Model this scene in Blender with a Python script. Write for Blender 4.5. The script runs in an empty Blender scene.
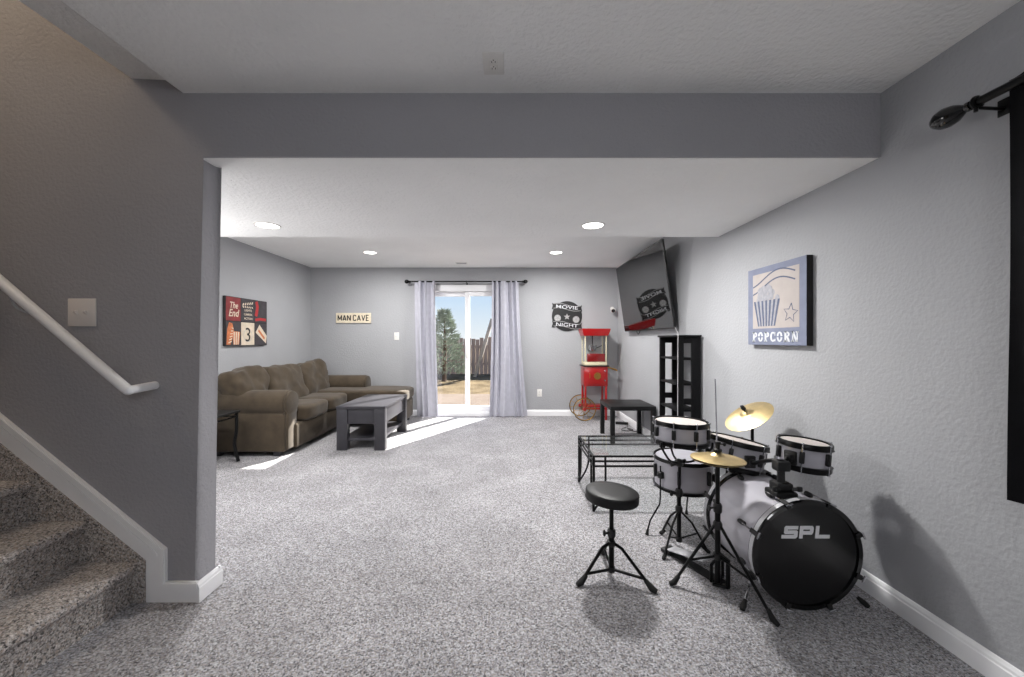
import bpy, bmesh, math, random
from math import pi, sin, cos, tan, atan2, radians as R, sqrt
from mathutils import Vector, Matrix, noise

random.seed(7)
scene = bpy.context.scene
COL = scene.collection

# ------------------------------------------------------------------ frame of the room (metres)
EYE = 1.256          # camera height; camera stands at x=0, y=0 looking along +y
F = 380.0
XR = 1.79            # right wall
XL = -3.264          # left wall of the den
YS = 1.829           # front face of the stair wall / beam
YB = 1.944           # rear face of the stair wall
YD = 3.255           # rear edge of the dropped ceiling
YF = 6.265           # far wall
ZS, ZC = 2.134, 2.442
XJ = -1.492          # jamb of the opening

# ------------------------------------------------------------------ materials
MATS = {}
def lin(c):
    return tuple(((v/255)/12.92 if v/255 <= .04045 else ((v/255+.055)/1.055)**2.4) for v in c)

def mat(name, rgb, rough=.5, metal=0.0, var=.12, vscale=6.0, bump=0.0, bscale=40.0, bdist=.002, spec=.5, coat=0.0, detail=3.0, emit=None, trans=0.0, sheen=0.0, stretch=None):
    m = bpy.data.materials.new(name); m.use_nodes = True
    nt = m.node_tree; N = nt.nodes; L = nt.links
    b = N['Principled BSDF']
    c = lin(rgb) if max(rgb) > 1 else rgb
    tc = N.new('ShaderNodeTexCoord')
    src = tc.outputs['Object']
    if stretch:
        mp = N.new('ShaderNodeMapping'); mp.inputs['Scale'].default_value = stretch
        L.new(src, mp.inputs['Vector']); src = mp.outputs['Vector']
    nz = N.new('ShaderNodeTexNoise'); nz.inputs['Scale'].default_value = vscale; nz.inputs['Detail'].default_value = detail
    L.new(src, nz.inputs['Vector'])
    rp = N.new('ShaderNodeValToRGB')
    rp.color_ramp.elements[0].position = .3; rp.color_ramp.elements[1].position = .7
    rp.color_ramp.elements[0].color = (*[max(0, v*(1-var)) for v in c], 1)
    rp.color_ramp.elements[1].color = (*[min(1, v*(1+var)) for v in c], 1)
    L.new(nz.outputs['Fac'], rp.inputs['Fac']); L.new(rp.outputs['Color'], b.inputs['Base Color'])
    b.inputs['Roughness'].default_value = rough; b.inputs['Metallic'].default_value = metal
    b.inputs['Specular IOR Level'].default_value = spec
    b.inputs['Coat Weight'].default_value = coat
    b.inputs['Transmission Weight'].default_value = trans
    b.inputs['Sheen Weight'].default_value = sheen
    if emit:
        b.inputs['Emission Color'].default_value = (*emit[0], 1); b.inputs['Emission Strength'].default_value = emit[1]
    if bump:
        n2 = N.new('ShaderNodeTexNoise'); n2.inputs['Scale'].default_value = bscale; n2.inputs['Detail'].default_value = 2.5
        L.new(src, n2.inputs['Vector'])
        bp = N.new('ShaderNodeBump'); bp.inputs['Strength'].default_value = bump; bp.inputs['Distance'].default_value = bdist
        L.new(n2.outputs['Fac'], bp.inputs['Height']); L.new(bp.outputs['Normal'], b.inputs['Normal'])
    MATS[name] = m
    return m

def carpet_mat(name, dark, mid, light, tan_, scale):
    m = bpy.data.materials.new(name); m.use_nodes = True
    nt = m.node_tree; N = nt.nodes; L = nt.links; b = N['Principled BSDF']
    tc = N.new('ShaderNodeTexCoord')
    n1 = N.new('ShaderNodeTexNoise'); n1.inputs['Scale'].default_value = scale; n1.inputs['Detail'].default_value = 3; n1.inputs['Roughness'].default_value = .75
    n2 = N.new('ShaderNodeTexNoise'); n2.inputs['Scale'].default_value = scale*.62; n2.inputs['Detail'].default_value = 1
    n3 = N.new('ShaderNodeTexNoise'); n3.inputs['Scale'].default_value = 2.3; n3.inputs['Detail'].default_value = 3
    for n in (n1, n2, n3): L.new(tc.outputs['Object'], n.inputs['Vector'])
    vo = N.new('ShaderNodeTexVoronoi'); vo.inputs['Scale'].default_value = scale*.95; L.new(tc.outputs['Object'], vo.inputs['Vector'])
    sp = N.new('ShaderNodeSeparateColor'); L.new(vo.outputs['Color'], sp.inputs['Color'])
    av = N.new('ShaderNodeMix'); av.data_type = 'FLOAT'; av.inputs['Factor'].default_value = .5
    rr_ = N.new('ShaderNodeMapRange'); rr_.inputs['To Min'].default_value = .34; rr_.inputs['To Max'].default_value = .66; L.new(sp.outputs['Red'], rr_.inputs['Value'])
    L.new(n1.outputs['Fac'], av.inputs['A']); L.new(rr_.outputs['Result'], av.inputs['B'])
    r1 = N.new('ShaderNodeValToRGB'); e = r1.color_ramp.elements
    e[0].position = .40; e[0].color = (*dark, 1); e[1].position = .62; e[1].color = (*light, 1)
    q = e.new(.48); q.color = (*mid, 1)
    q = e.new(.56); q.color = (*[(a+c)/2 for a, c in zip(mid, light)], 1)
    L.new(av.outputs['Result'], r1.inputs['Fac'])
    r2 = N.new('ShaderNodeValToRGB'); r2.color_ramp.elements[0].position = .5; r2.color_ramp.elements[1].position = .66
    r2.color_ramp.elements[0].color = (0, 0, 0, 1); r2.color_ramp.elements[1].color = (.75, .75, .75, 1)
    L.new(n2.outputs['Fac'], r2.inputs['Fac'])
    mx = N.new('ShaderNodeMix'); mx.data_type = 'RGBA'; mx.inputs['B'].default_value = (*tan_, 1)
    L.new(r2.outputs['Color'], mx.inputs['Factor']); L.new(r1.outputs['Color'], mx.inputs['A'])
    r3 = N.new('ShaderNodeValToRGB'); r3.color_ramp.elements[0].position = .3; r3.color_ramp.elements[1].position = .7
    r3.color_ramp.elements[0].color = (.82, .82, .82, 1); r3.color_ramp.elements[1].color = (1.08, 1.08, 1.08, 1)
    L.new(n3.outputs['Fac'], r3.inputs['Fac'])
    mu = N.new('ShaderNodeMix'); mu.data_type = 'RGBA'; mu.blend_type = 'MULTIPLY'; mu.inputs['Factor'].default_value = 1
    L.new(mx.outputs['Result'], mu.inputs['A']); L.new(r3.outputs['Color'], mu.inputs['B'])
    L.new(mu.outputs['Result'], b.inputs['Base Color'])
    b.inputs['Roughness'].default_value = .95; b.inputs['Specular IOR Level'].default_value = .1
    b.inputs['Sheen Weight'].default_value = .15
    bp = N.new('ShaderNodeBump'); bp.inputs['Strength'].default_value = .6; bp.inputs['Distance'].default_value = .005
    L.new(n1.outputs['Fac'], bp.inputs['Height']); L.new(bp.outputs['Normal'], b.inputs['Normal'])
    MATS[name] = m
    return m

M = MATS
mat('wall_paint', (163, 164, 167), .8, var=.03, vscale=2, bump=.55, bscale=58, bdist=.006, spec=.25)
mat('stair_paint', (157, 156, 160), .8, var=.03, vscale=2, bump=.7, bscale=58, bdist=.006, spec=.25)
mat('ceiling_paint', (242, 242, 241), .9, var=.025, vscale=2, bump=.9, bscale=48, bdist=.007, spec=.2)
mat('trim_white', (236, 236, 238), .45, var=.02, vscale=3)
mat('plastic_white', (226, 224, 220), .4, var=.02)
mat('plate_cream', (224, 217, 212), .4, var=.02)
mat('black_metal', (14, 14, 15), .35, .6, var=.2, vscale=20)
mat('black_plastic', (17, 17, 18), .45, var=.2, vscale=20)
mat('black_gloss', (6, 6, 7), .08, var=.2, coat=.3)
mat('screen', (7, 7, 8), .03, var=.05, spec=.8)
mat('chrome', (200, 200, 205), .18, 1.0, var=.06)
mat('drum_wrap', (182, 180, 188), .3, .0, var=.06, vscale=5, coat=.4, stretch=(1, 1, 5))
mat('drum_head', (188, 180, 175), .55, var=.05, vscale=9)
mat('drum_head_grey', (150, 149, 156), .5, var=.05, vscale=9)
mat('bass_head', (9, 9, 10), .16, var=.2, vscale=4, bump=.15, bscale=200, bdist=.0005)
mat('hoop_inlay', (190, 190, 194), .35, .2, var=.06)
mat('logo_white', (232, 232, 234), .5, var=.02)
mat('brass', (208, 186, 138), .42, 1.0, var=.14, vscale=14, bump=.25, bscale=90, bdist=.0008)
mat('vinyl_black', (17, 17, 18), .5, var=.15, vscale=30, bump=.2, bscale=300, bdist=.0008, spec=.35)
mat('rubber', (15, 15, 15), .8, var=.2)
mat('sofa_fabric', (70, 61, 50), .9, var=.22, vscale=9, bump=.25, bscale=160, bdist=.002, sheen=.15, spec=.12)
mat('dark_wood', (54, 53, 58), .32, var=.18, vscale=7, stretch=(1, 8, 1))
mat('lack_black', (13, 13, 14), .42, var=.12, vscale=8, spec=.35)
mat('shelf_black', (8, 8, 10), .5, var=.2, vscale=8, spec=.2)
mat('curtain_cloth', (180, 180, 190), .9, var=.05, vscale=14, bump=.15, bscale=300, bdist=.001, spec=.1)
mat('curtain_black', (9, 9, 12), .8, var=.3, vscale=10, bump=.3, bscale=220, bdist=.002, spec=.1)
mat('red_paint', (160, 17, 19), .3, var=.08, coat=.3)
mat('red_dark', (128, 14, 16), .35, var=.08)
mat('gold_metal', (190, 150, 80), .35, 1.0, var=.1)
mat('cream_metal', (216, 206, 176), .4, var=.06)
mat('kettle_steel', (190, 190, 192), .25, 1.0, var=.08)
mat('sign_cream', (222, 210, 186), .7, var=.08, vscale=18)
mat('ink_black', (22, 20, 20), .7, var=.15)
mat('sign_black', (18, 18, 20), .5, var=.2)
mat('sign_grey', (150, 150, 150), .6, var=.1)
mat('pop_blue', (116, 122, 142), .75, var=.1, vscale=12)
mat('pop_beige', (170, 162, 158), .75, var=.06, vscale=10)
mat('pop_ink', (80, 88, 112), .75, var=.12, vscale=20)
mat('pop_white', (206, 208, 213), .75, var=.05)
mat('pop_corn', (150, 150, 156), .75, var=.14, vscale=45)
mat('art_red', (120, 40, 42), .7, var=.25, vscale=16)
mat('art_black', (34, 30, 32), .7, var=.25, vscale=16)
mat('art_charcoal', (56, 52, 56), .7, var=.2, vscale=16)
mat('art_cream', (206, 192, 172), .7, var=.12, vscale=16)
mat('art_orange', (186, 108, 66), .7, var=.25, vscale=25)
mat('art_bright', (160, 40, 42), .7, var=.1)
mat('concrete', (108, 98, 90), 1.0, spec=.0, var=.08, vscale=1.2, bump=.2)
mat('dirt', (104, 92, 74), 1.0, spec=.0, var=.3, vscale=2.2, bump=.5, bscale=14, bdist=.04)
mat('fence_wood', (150, 130, 120), .9, var=.25, vscale=4, stretch=(6, 6, .6))
mat('post_wood', (150, 140, 132), .9, var=.2, vscale=5)
mat('needles', (142, 150, 132), .8, var=.35, vscale=3)
mat('bark', (92, 72, 58), .9, var=.25, vscale=8)
mat('lamp_glow', (255, 250, 242), .5, var=.0, emit=((1, .97, .92), 9.0))
mat('vent_grey', (170, 170, 172), .6, var=.05)
carpet_mat('carpet', lin((55, 55, 58)), lin((138, 137, 141)), lin((206, 206, 211)), lin((150, 142, 137)), 150)
carpet_mat('carpet_stair', lin((62, 60, 60)), lin((152, 147, 145)), lin((222, 217, 214)), lin((168, 154, 143)), 150)

def glass_mat(name, tint=(1, 1, 1), rough=.0, alpha=.12):
    m = bpy.data.materials.new(name); m.use_nodes = True
    nt = m.node_tree; N = nt.nodes; L = nt.links; N.clear()
    out = N.new('ShaderNodeOutputMaterial'); tr = N.new('ShaderNodeBsdfTransparent'); gl = N.new('ShaderNodeBsdfGlossy')
    tr.inputs['Color'].default_value = (*tint, 1); gl.inputs['Roughness'].default_value = rough
    fr = N.new('ShaderNodeFresnel'); fr.inputs['IOR'].default_value = 1.45
    mx = N.new('ShaderNodeMixShader')
    geo = N.new('ShaderNodeNewGeometry'); inv = N.new('ShaderNodeMath'); inv.operation = 'SUBTRACT'; inv.inputs[0].default_value = 1
    mul = N.new('ShaderNodeMath'); mul.operation = 'MULTIPLY'
    L.new(geo.outputs['Backfacing'], inv.inputs[1]); L.new(inv.outputs[0], mul.inputs[0]); L.new(fr.outputs['Fac'], mul.inputs[1])
    L.new(mul.outputs[0], mx.inputs['Fac']); L.new(tr.outputs['BSDF'], mx.inputs[1]); L.new(gl.outputs['BSDF'], mx.inputs[2])
    L.new(mx.outputs['Shader'], out.inputs['Surface'])
    MATS[name] = m
glass_mat('glass', (.97, .98, .98))
glass_mat('table_glass', (.94, .96, .955))

# ------------------------------------------------------------------ object helpers
def wmat(o):
    m = o.matrix_basis.copy()
    return wmat(o.parent) @ m if o.parent else m

def tag(o, label=None, cat=None, group=None, kind=None):
    if label: o['label'] = label
    if cat: o['category'] = cat
    if group: o['group'] = group
    if kind: o['kind'] = kind
    return o

def thing(name, label, cat, loc=(0, 0, 0), rz=0.0, group=None):
    o = bpy.data.objects.new(name, None); COL.objects.link(o)
    o.empty_display_size = .1
    o.location = loc; o.rotation_euler = (0, 0, rz)
    return tag(o, label, cat, group)

def frame(o, u, v, n):
    """matrix taking local x,y,z to the axes u,v,n at the point o"""
    u, v, n, o = Vector(u), Vector(v), Vector(n), Vector(o)
    return Matrix(((u.x, v.x, n.x, o.x), (u.y, v.y, n.y, o.y), (u.z, v.z, n.z, o.z), (0, 0, 0, 1)))

def axis_frame(o, d, twist=0.0):
    """matrix whose local z points along d"""
    q = Vector(d).normalized().to_track_quat('Z', 'Y')
    return Matrix.Translation(Vector(o)) @ q.to_matrix().to_4x4() @ Matrix.Rotation(twist, 4, 'Z')

class MB:
    def __init__(s): s.bm = bmesh.new()
    def _add(s, verts, faces, mx=None):
        vs = [s.bm.verts.new((mx @ Vector(v)) if mx is not None else Vector(v)) for v in verts]
        for f in faces:
            try: s.bm.faces.new([vs[i] for i in f])
            except ValueError: pass
        return vs
    def box(s, x0, x1, y0, y1, z0, z1, bev=0.0, seg=2, mx=None):
        t = bmesh.new()
        vs = [t.verts.new((x, y, z)) for x in (x0, x1) for y in (y0, y1) for z in (z0, z1)]
        for f in ((0, 1, 3, 2), (4, 6, 7, 5), (0, 4, 5, 1), (2, 3, 7, 6), (0, 2, 6, 4), (1, 5, 7, 3)):
            t.faces.new([vs[i] for i in f])
        if bev > 0:
            bmesh.ops.bevel(t, geom=list(t.edges), offset=bev, segments=seg, profile=.5, affect='EDGES')
        return s._merge(t, mx)
    def _merge(s, t, mx=None):
        t.verts.ensure_lookup_table(); t.verts.index_update()
        s._add([v.co.copy() for v in t.verts], [[v.index for v in f.verts] for f in t.faces], mx)
        t.free(); return s
    def tube(s, pts, r, seg=10, mx=None, smooth_n=0, closed=False):
        pts = [Vector(p) for p in pts]
        rs = list(r) if isinstance(r, (list, tuple)) else [r]*len(pts)
        if smooth_n:
            np_, nr = [], []
            n = len(pts)
            for i in range(n-1):
                p0, p1, p2, p3 = pts[max(i-1, 0)], pts[i], pts[i+1], pts[min(i+2, n-1)]
                for k in range(smooth_n):
                    t = k/smooth_n
                    np_.append(.5*((2*p1)+(p2-p0)*t+(2*p0-5*p1+4*p2-p3)*t*t+(-p0+3*p1-3*p2+p3)*t**3))
                    nr.append(rs[i]*(1-t)+rs[i+1]*t)
            np_.append(pts[-1]); nr.append(rs[-1]); pts, rs = np_, nr
        n = len(pts); verts, faces = [], []
        ref = None
        for i, p in enumerate(pts):
            if closed: d = (pts[(i+1) % n]-pts[i-1])
            else: d = (pts[min(i+1, n-1)]-pts[max(i-1, 0)])
            d.normalize()
            if ref is None:
                ref = Vector((0, 0, 1)) if abs(d.z) < .9 else Vector((1, 0, 0))
            a = ref-d*ref.dot(d)
            if a.length < 1e-4: a = d.orthogonal()
            a.normalize(); ref = a; b = d.cross(a)
            for k in range(seg):
                an = 2*pi*k/seg
                verts.append(p+(a*cos(an)+b*sin(an))*rs[i])
        for i in range(n if closed else n-1):
            j = (i+1) % n
            for k in range(seg):
                k2 = (k+1) % seg
                faces.append((i*seg+k, i*seg+k2, j*seg+k2, j*seg+k))
        if not closed:
            faces.append(tuple(range(seg))[::-1]); faces.append(tuple((n-1)*seg+k for k in range(seg)))
        s._add(verts, faces, mx); return s
    def lathe(s, prof, seg=32, mx=None, closed=False):
        """profile of (r, z); ends on the axis when r == 0; closed makes a ring"""
        verts, faces, idx = [], [], []
        for r, z in prof:
            if r <= 1e-7:
                idx.append([len(verts)]); verts.append((0, 0, z))
            else:
                idx.append(list(range(len(verts), len(verts)+seg)))
                verts += [(r*cos(2*pi*k/seg), r*sin(2*pi*k/seg), z) for k in range(seg)]
        m = len(prof)
        for i in range(m if closed else m-1):
            A, B = idx[i], idx[(i+1) % m]
            for k in range(seg):
                k2 = (k+1) % seg
                if len(A) == 1 and len(B) == 1: continue
                if len(A) == 1: faces.append((A[0], B[k], B[k2]))
                elif len(B) == 1: faces.append((A[k], A[k2], B[0]))
                else: faces.append((A[k], A[k2], B[k2], B[k]))
        if not closed:
            if len(idx[0]) > 1: faces.append(tuple(idx[0][::-1]))
            if len(idx[-1]) > 1: faces.append(tuple(idx[-1]))
        s._add(verts, faces, mx); return s
    def prism(s, poly, h0, h1, mx=None, bev=0.0):
        t = bmesh.new()
        a = [t.verts.new((x, y, h0)) for x, y in poly]; b = [t.verts.new((x, y, h1)) for x, y in poly]
        n = len(poly)
        t.faces.new(a[::-1]); t.faces.new(b)
        for i in range(n): t.faces.new((a[i], a[(i+1) % n], b[(i+1) % n], b[i]))
        if bev > 0:
            bmesh.ops.bevel(t, geom=list(t.edges), offset=bev, segments=2, profile=.5, affect='EDGES')
        return s._merge(t, mx)
    def ball(s, c, r, sc=(1, 1, 1), sub=2, mx=None):
        t = bmesh.new(); bmesh.ops.create_icosphere(t, subdivisions=sub, radius=r)
        for v in t.verts: v.co = Vector((v.co.x*sc[0], v.co.y*sc[1], v.co.z*sc[2]))+Vector(c)
        return s._merge(t, mx)
    def torus(s, c, R_, r, seg=36, sec=8, mx=None):
        prof = [(R_+r*cos(2*pi*k/sec), r*sin(2*pi*k/sec)) for k in range(sec)]
        m0 = Matrix.Translation(Vector(c)) if not isinstance(c, Matrix) else c
        return s.lathe(prof, seg, (mx @ m0) if mx is not None else m0, closed=True)
    def pillow(s, c, size, mx=None, n=12, puff=.5, wr=.012, seed=0, power=4.0):
        """soft cushion: super-ellipsoid block with slight wrinkles"""
        t = bmesh.new(); bmesh.ops.create_cube(t, size=2.0)
        bmesh.ops.subdivide_edges(t, edges=list(t.edges), cuts=n, use_grid_fill=True)
        for v in t.verts:
            p = v.co
            q = Vector((p.x, p.y, p.z))
            l = (abs(q.x)**power+abs(q.y)**power+abs(q.z)**power)**(1/power)
            q = q/l
            q = Vector((q.x*size[0]/2, q.y*size[1]/2, q.z*size[2]/2))
            k = noise.noise(Vector((q.x*5+seed*7.1, q.y*5, q.z*5)))*wr+noise.noise(Vector((q.x*14+seed, q.y*12, q.z*14)))*wr*.35
            q += p.normalized()*k
            v.co = q+Vector(c)
        return s._merge(t, mx)
    def build(s, name, m, parent=None, world=False, smooth=True, angle=38, fix=True):
        me = bpy.data.meshes.new(name)
        if fix: bmesh.ops.recalc_face_normals(s.bm, faces=list(s.bm.faces))
        if world and parent is not None:
            s.bm.transform(wmat(parent).inverted())
        s.bm.to_mesh(me); s.bm.free()
        me.materials.append(m)
        if smooth:
            me.polygons.foreach_set('use_smooth', [True]*len(me.polygons))
            me.set_sharp_from_angle(angle=R(angle))
        o = bpy.data.objects.new(name, me); COL.objects.link(o)
        if parent is not None: o.parent = parent
        return o

def dup(root, loc, rz=None, label=None, group=None):
    r = root.copy(); COL.objects.link(r); r.location = loc
    if rz is not None: r.rotation_euler = (0, 0, rz)
    if label: r['label'] = label
    if group: r['group'] = group
    for ch in list(root.children):
        c = ch.copy(); COL.objects.link(c); c.parent = r
        for g in list(ch.children):
            d = g.copy(); COL.objects.link(d); d.parent = c
    return r

def text(name, body, m, mx, w, h, parent, depth=.002, bold=.0, world=True, shear=0.0):
    cu = bpy.data.curves.new(name, 'FONT'); cu.body = body; cu.size = 1; cu.extrude = .01; cu.offset = bold; cu.shear = shear; cu.resolution_u = 3
    to = bpy.data.objects.new(name, cu); COL.objects.link(to)
    dg = bpy.context.evaluated_depsgraph_get(); dg.update()
    me = bpy.data.meshes.new_from_object(to.evaluated_get(dg))
    bpy.data.objects.remove(to); bpy.data.curves.remove(cu)
    xs = [v.co.x for v in me.vertices]; ys = [v.co.y for v in me.vertices]
    x0, x1, y0, y1 = min(xs), max(xs), min(ys), max(ys)
    inv = wmat(parent).inverted() if (world and parent is not None) else Matrix()
    for v in me.vertices:
        p = Vector(((v.co.x-(x0+x1)/2)*w/(x1-x0), (v.co.y-(y0+y1)/2)*h/(y1-y0), depth if v.co.z > 0 else 0))
        v.co = inv @ (mx @ p)
    me.materials.clear(); me.materials.append(m)
    o = bpy.data.objects.new(name, me); COL.objects.link(o)
    if parent is not None: o.parent = parent
    return o

def struct(name, mb, m, parent=None, smooth=True, angle=30):
    o = mb.build(name, m, parent, smooth=smooth, angle=angle)
    if parent is None: o['kind'] = 'structure'
    return o

UX, UY, UZ = Vector((1, 0, 0)), Vector((0, 1, 0)), Vector((0, 0, 1))
def far_frame(x, z, y): return frame((x, y, z), UX, UZ, -UY)          # things facing the camera
def right_frame(y, z, x): return frame((x, y, z), -UY, UZ, -UX)       # things on the right wall
def left_frame(y, z, x): return frame((x, y, z), UY, UZ, UX)          # things on the left wall

# ================================================================== THE SETTING
struct('floor', MB().box(-4.4, XR+.15, -2.75, YF+.02, -.2, 0), M['carpet'])
struct('wall_right', MB().box(XR, XR+.15, -2.6, YF+.15, -.2, 2.9), M['wall_paint'])
struct('wall_left', MB().box(XL-.15, XL, YB, YF+.15, -.2, 2.9), M['wall_paint'])
DX0, DX1, DZ = -1.455, .07, 2.125
w = MB()
w.box(XL, DX0, YF, YF+.15, -.2, 2.9); w.box(DX1, XR, YF, YF+.15, -.2, 2.9); w.box(DX0, DX1, YF, YF+.15, DZ, 2.9)
struct('wall_far', w, M['wall_paint'])
w = MB()
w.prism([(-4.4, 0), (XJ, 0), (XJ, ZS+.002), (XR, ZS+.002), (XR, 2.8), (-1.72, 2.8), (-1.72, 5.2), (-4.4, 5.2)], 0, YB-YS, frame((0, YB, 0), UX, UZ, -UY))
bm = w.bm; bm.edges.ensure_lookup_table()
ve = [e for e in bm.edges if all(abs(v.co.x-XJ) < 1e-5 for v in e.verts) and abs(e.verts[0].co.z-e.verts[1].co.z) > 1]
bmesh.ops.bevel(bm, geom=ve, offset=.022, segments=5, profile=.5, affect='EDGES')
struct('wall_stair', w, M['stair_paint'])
struct('wall_back', MB().box(-1.75, XR, -2.75, -2.6, 0, 2.9), M['wall_paint'])
struct('wall_hall', MB().box(-1.75, -1.6, -2.6, .84, 0, 2.9), M['wall_paint'])
w = MB(); w.box(-4.4, -1.75, .72, .84, 0, 5.2); w.box(-1.75, -1.6, .72, .84, 2.9, 5.2)
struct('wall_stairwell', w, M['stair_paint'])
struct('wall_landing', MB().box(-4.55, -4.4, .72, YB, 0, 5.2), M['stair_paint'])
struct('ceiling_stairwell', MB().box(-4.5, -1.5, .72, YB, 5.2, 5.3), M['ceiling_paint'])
# near ceiling with the stepped edge along the stair opening
w = MB()
w.prism([(-1.568, ZC), (XR, ZC), (XR, 2.8), (-1.816, 2.8), (-1.816, 2.512), (-1.655, 2.504)], -2.6, YS, frame((0, 0, 0), UX, UZ, UY))
struct('ceiling', w, M['ceiling_paint'], angle=20)
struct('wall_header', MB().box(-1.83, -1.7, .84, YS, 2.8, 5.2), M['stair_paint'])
struct('ceiling_far', MB().box(XL, XR, YD, YF, ZC, 2.8), M['ceiling_paint'])
w = MB(); w.prism([(XJ, YS+.012), (XR, YS+.012), (XR, YD), (XL, YD), (XL, YB), (XJ, YB)], ZS, 2.8)
struct('ceiling_dropped', w, M['ceiling_paint'])

# baseboards
def base_profile(h=.098, t=.016):
    return [(0, 0), (t, 0), (t, h*.72), (t*.8, h*.76), (t*.72, h*.86), (t*.35, h*.97), (0, h)]
def baseboard(name, p0, p1, n):
    p0, p1, n = Vector(p0), Vector(p1), Vector(n); d = (p1-p0)
    w = MB(); w.prism(base_profile(), 0, d.length, frame(p0, n, UZ, d.normalized()))
    return struct(name, w, M['trim_white'], angle=20)
baseboard('baseboard_right', (XR, -2.6, 0), (XR, YF, 0), (-1, 0, 0))
baseboard('baseboard_left', (XL, YB, 0), (XL, YF, 0), (1, 0, 0))
baseboard('baseboard_far', (XL, YF, 0), (DX0-.06, YF, 0), (0, -1, 0))
baseboard('baseboard_corner', (DX1+.06, YF, 0), (XR, YF, 0), (0, -1, 0))
# stair skirt, joined to the baseboard that wraps the jamb
sk = lambda x: .2016+.806*(-1.734-x)
st = lambda x: .2526+.81*(-1.643-x)
w = MB(); fs = frame((0, YS, 0), UX, UZ, -UY)
w.prism([(-1.734, 0), (-1.734, sk(-1.734)), (-4.35, sk(-4.35)), (-4.35, st(-4.35)), (-1.643, st(-1.643)), (-1.643, .096), (XJ+.004, .096), (XJ+.004, 0)], 0, .014, fs)
w.prism([(-4.35, st(-4.35)-.03), (-4.35, st(-4.35)-.004), (-1.647, st(-1.647)-.004), (-1.647, .092), (XJ+.004, .092), (XJ+.004, .07), (-1.668, .07), (-1.668, st(-1.668)-.034)], .014, .021, fs)
w.prism([(-4.35, st(-4.35)-.052), (-4.35, st(-4.35)-.04), (-1.68, st(-1.68)-.046), (-1.68, st(-1.68)-.06)], .014, .018, fs)
struct('trim_1', w, M['trim_white'], angle=20)
w = MB()
w.prism(base_profile(.096, .016), 0, YB+.016-(YS-.018), frame((XJ, YS-.018, 0), UX, UZ, UY))
w.prism(base_profile(.096, .016), 0, 1.6, frame((XJ+.012, YB, 0), UY, UZ, -UX))
struct('trim_2', w, M['trim_white'], angle=20)

# carpeted stairs climbing to the left along the stair wall
w = MB()
prof = []
NS = 10
for k in range(NS):
    xn, z = -1.768-.25*k, .195*(k+1)
    zb = .195*k
    prof.append((xn-.028, zb))
    prof.append((xn-.026, z-.055))
    for a in range(-80, 91, 17):
        prof.append((xn-.025+.025*cos(R(a)), z-.025+.025*sin(R(a))))
prof += [(-1.768-.25*NS, .195*NS), (-1.768-.25*NS, 0)]
w.prism(prof, 0, YS-.022-.85, frame((0, .85, 0), UX, UZ, UY))
steps = struct('stairs', w, M['carpet_stair'], angle=50)
w = MB()
w.prism([(-1.736, 0), (-1.736, sk(-1.736)-.001), (-4.33, sk(-4.33)-.001), (-4.33, 0)], 0, .020, fs)
w.build('carpeted_stringer', M['carpet_stair'], steps)

# sliding glass door in the far wall
door = MB()
door.box(DX0-.05, DX0+.05, YF-.02, YF+.14, 0, DZ, .006); door.box(DX1-.05, DX1+.05, YF-.02, YF+.14, 0, DZ, .006)
door.box(DX0-.05, DX1+.05, YF-.02, YF+.14, DZ-.075, DZ+.03, .006); door.box(DX0-.05, DX1+.05, YF-.02, YF+.14, -.01, .06, .006)
d1 = struct('door_1', door, M['trim_white'])
def sash(x0, x1, y, n):
    f_ = MB(); s_ = .07
    f_.box(x0, x0+s_, y, y+.04, .06, DZ-.08, .004); f_.box(x1-s_, x1, y, y+.04, .06, DZ-.08, .004)
    f_.box(x0+s_, x1-s_, y, y+.04, DZ-.15, DZ-.08, .004); f_.box(x0+s_, x1-s_, y, y+.04, .06, .16, .004)
    so = f_.build('sash', M['trim_white'], d1)
    MB().box(x0+s_-.005, x1-s_+.005, y+.017, y+.023, .155, DZ-.145).build('pane', M['glass'], so, smooth=False)
    return so
XM = -.692
sash(DX0+.05, XM+.035, YF+.075, 0)
s2 = sash(XM-.035, DX1-.05, YF+.02, 1)
h = MB(); h.box(XM-.02, XM+.02, YF-.015, YF+.02, .95, 1.2, .006)
h.build('door_handle', M['plastic_white'], s2)

# ground outside
g = MB()
n = 40
verts = {}
for i in range(n+1):
    for j in range(n+1):
        x = -30+60*i/n; y = YF+.16+60*(j/n)**1.7
        dz = .0 if y < 9.3 else min((y-9.3)*.02, .35)+noise.noise(Vector((x*.6, y*.6, 0)))*.05
        verts[i, j] = g.bm.verts.new((x, y, -.06+dz))
for i in range(n):
    for j in range(n):
        g.bm.faces.new((verts[i, j], verts[i+1, j], verts[i+1, j+1], verts[i, j+1]))
struct('ground', g, M['dirt'])
struct('patio', MB().box(-5, 5, YF+.15, 9.1, -.2, -.045, .01), M['concrete'])

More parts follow.
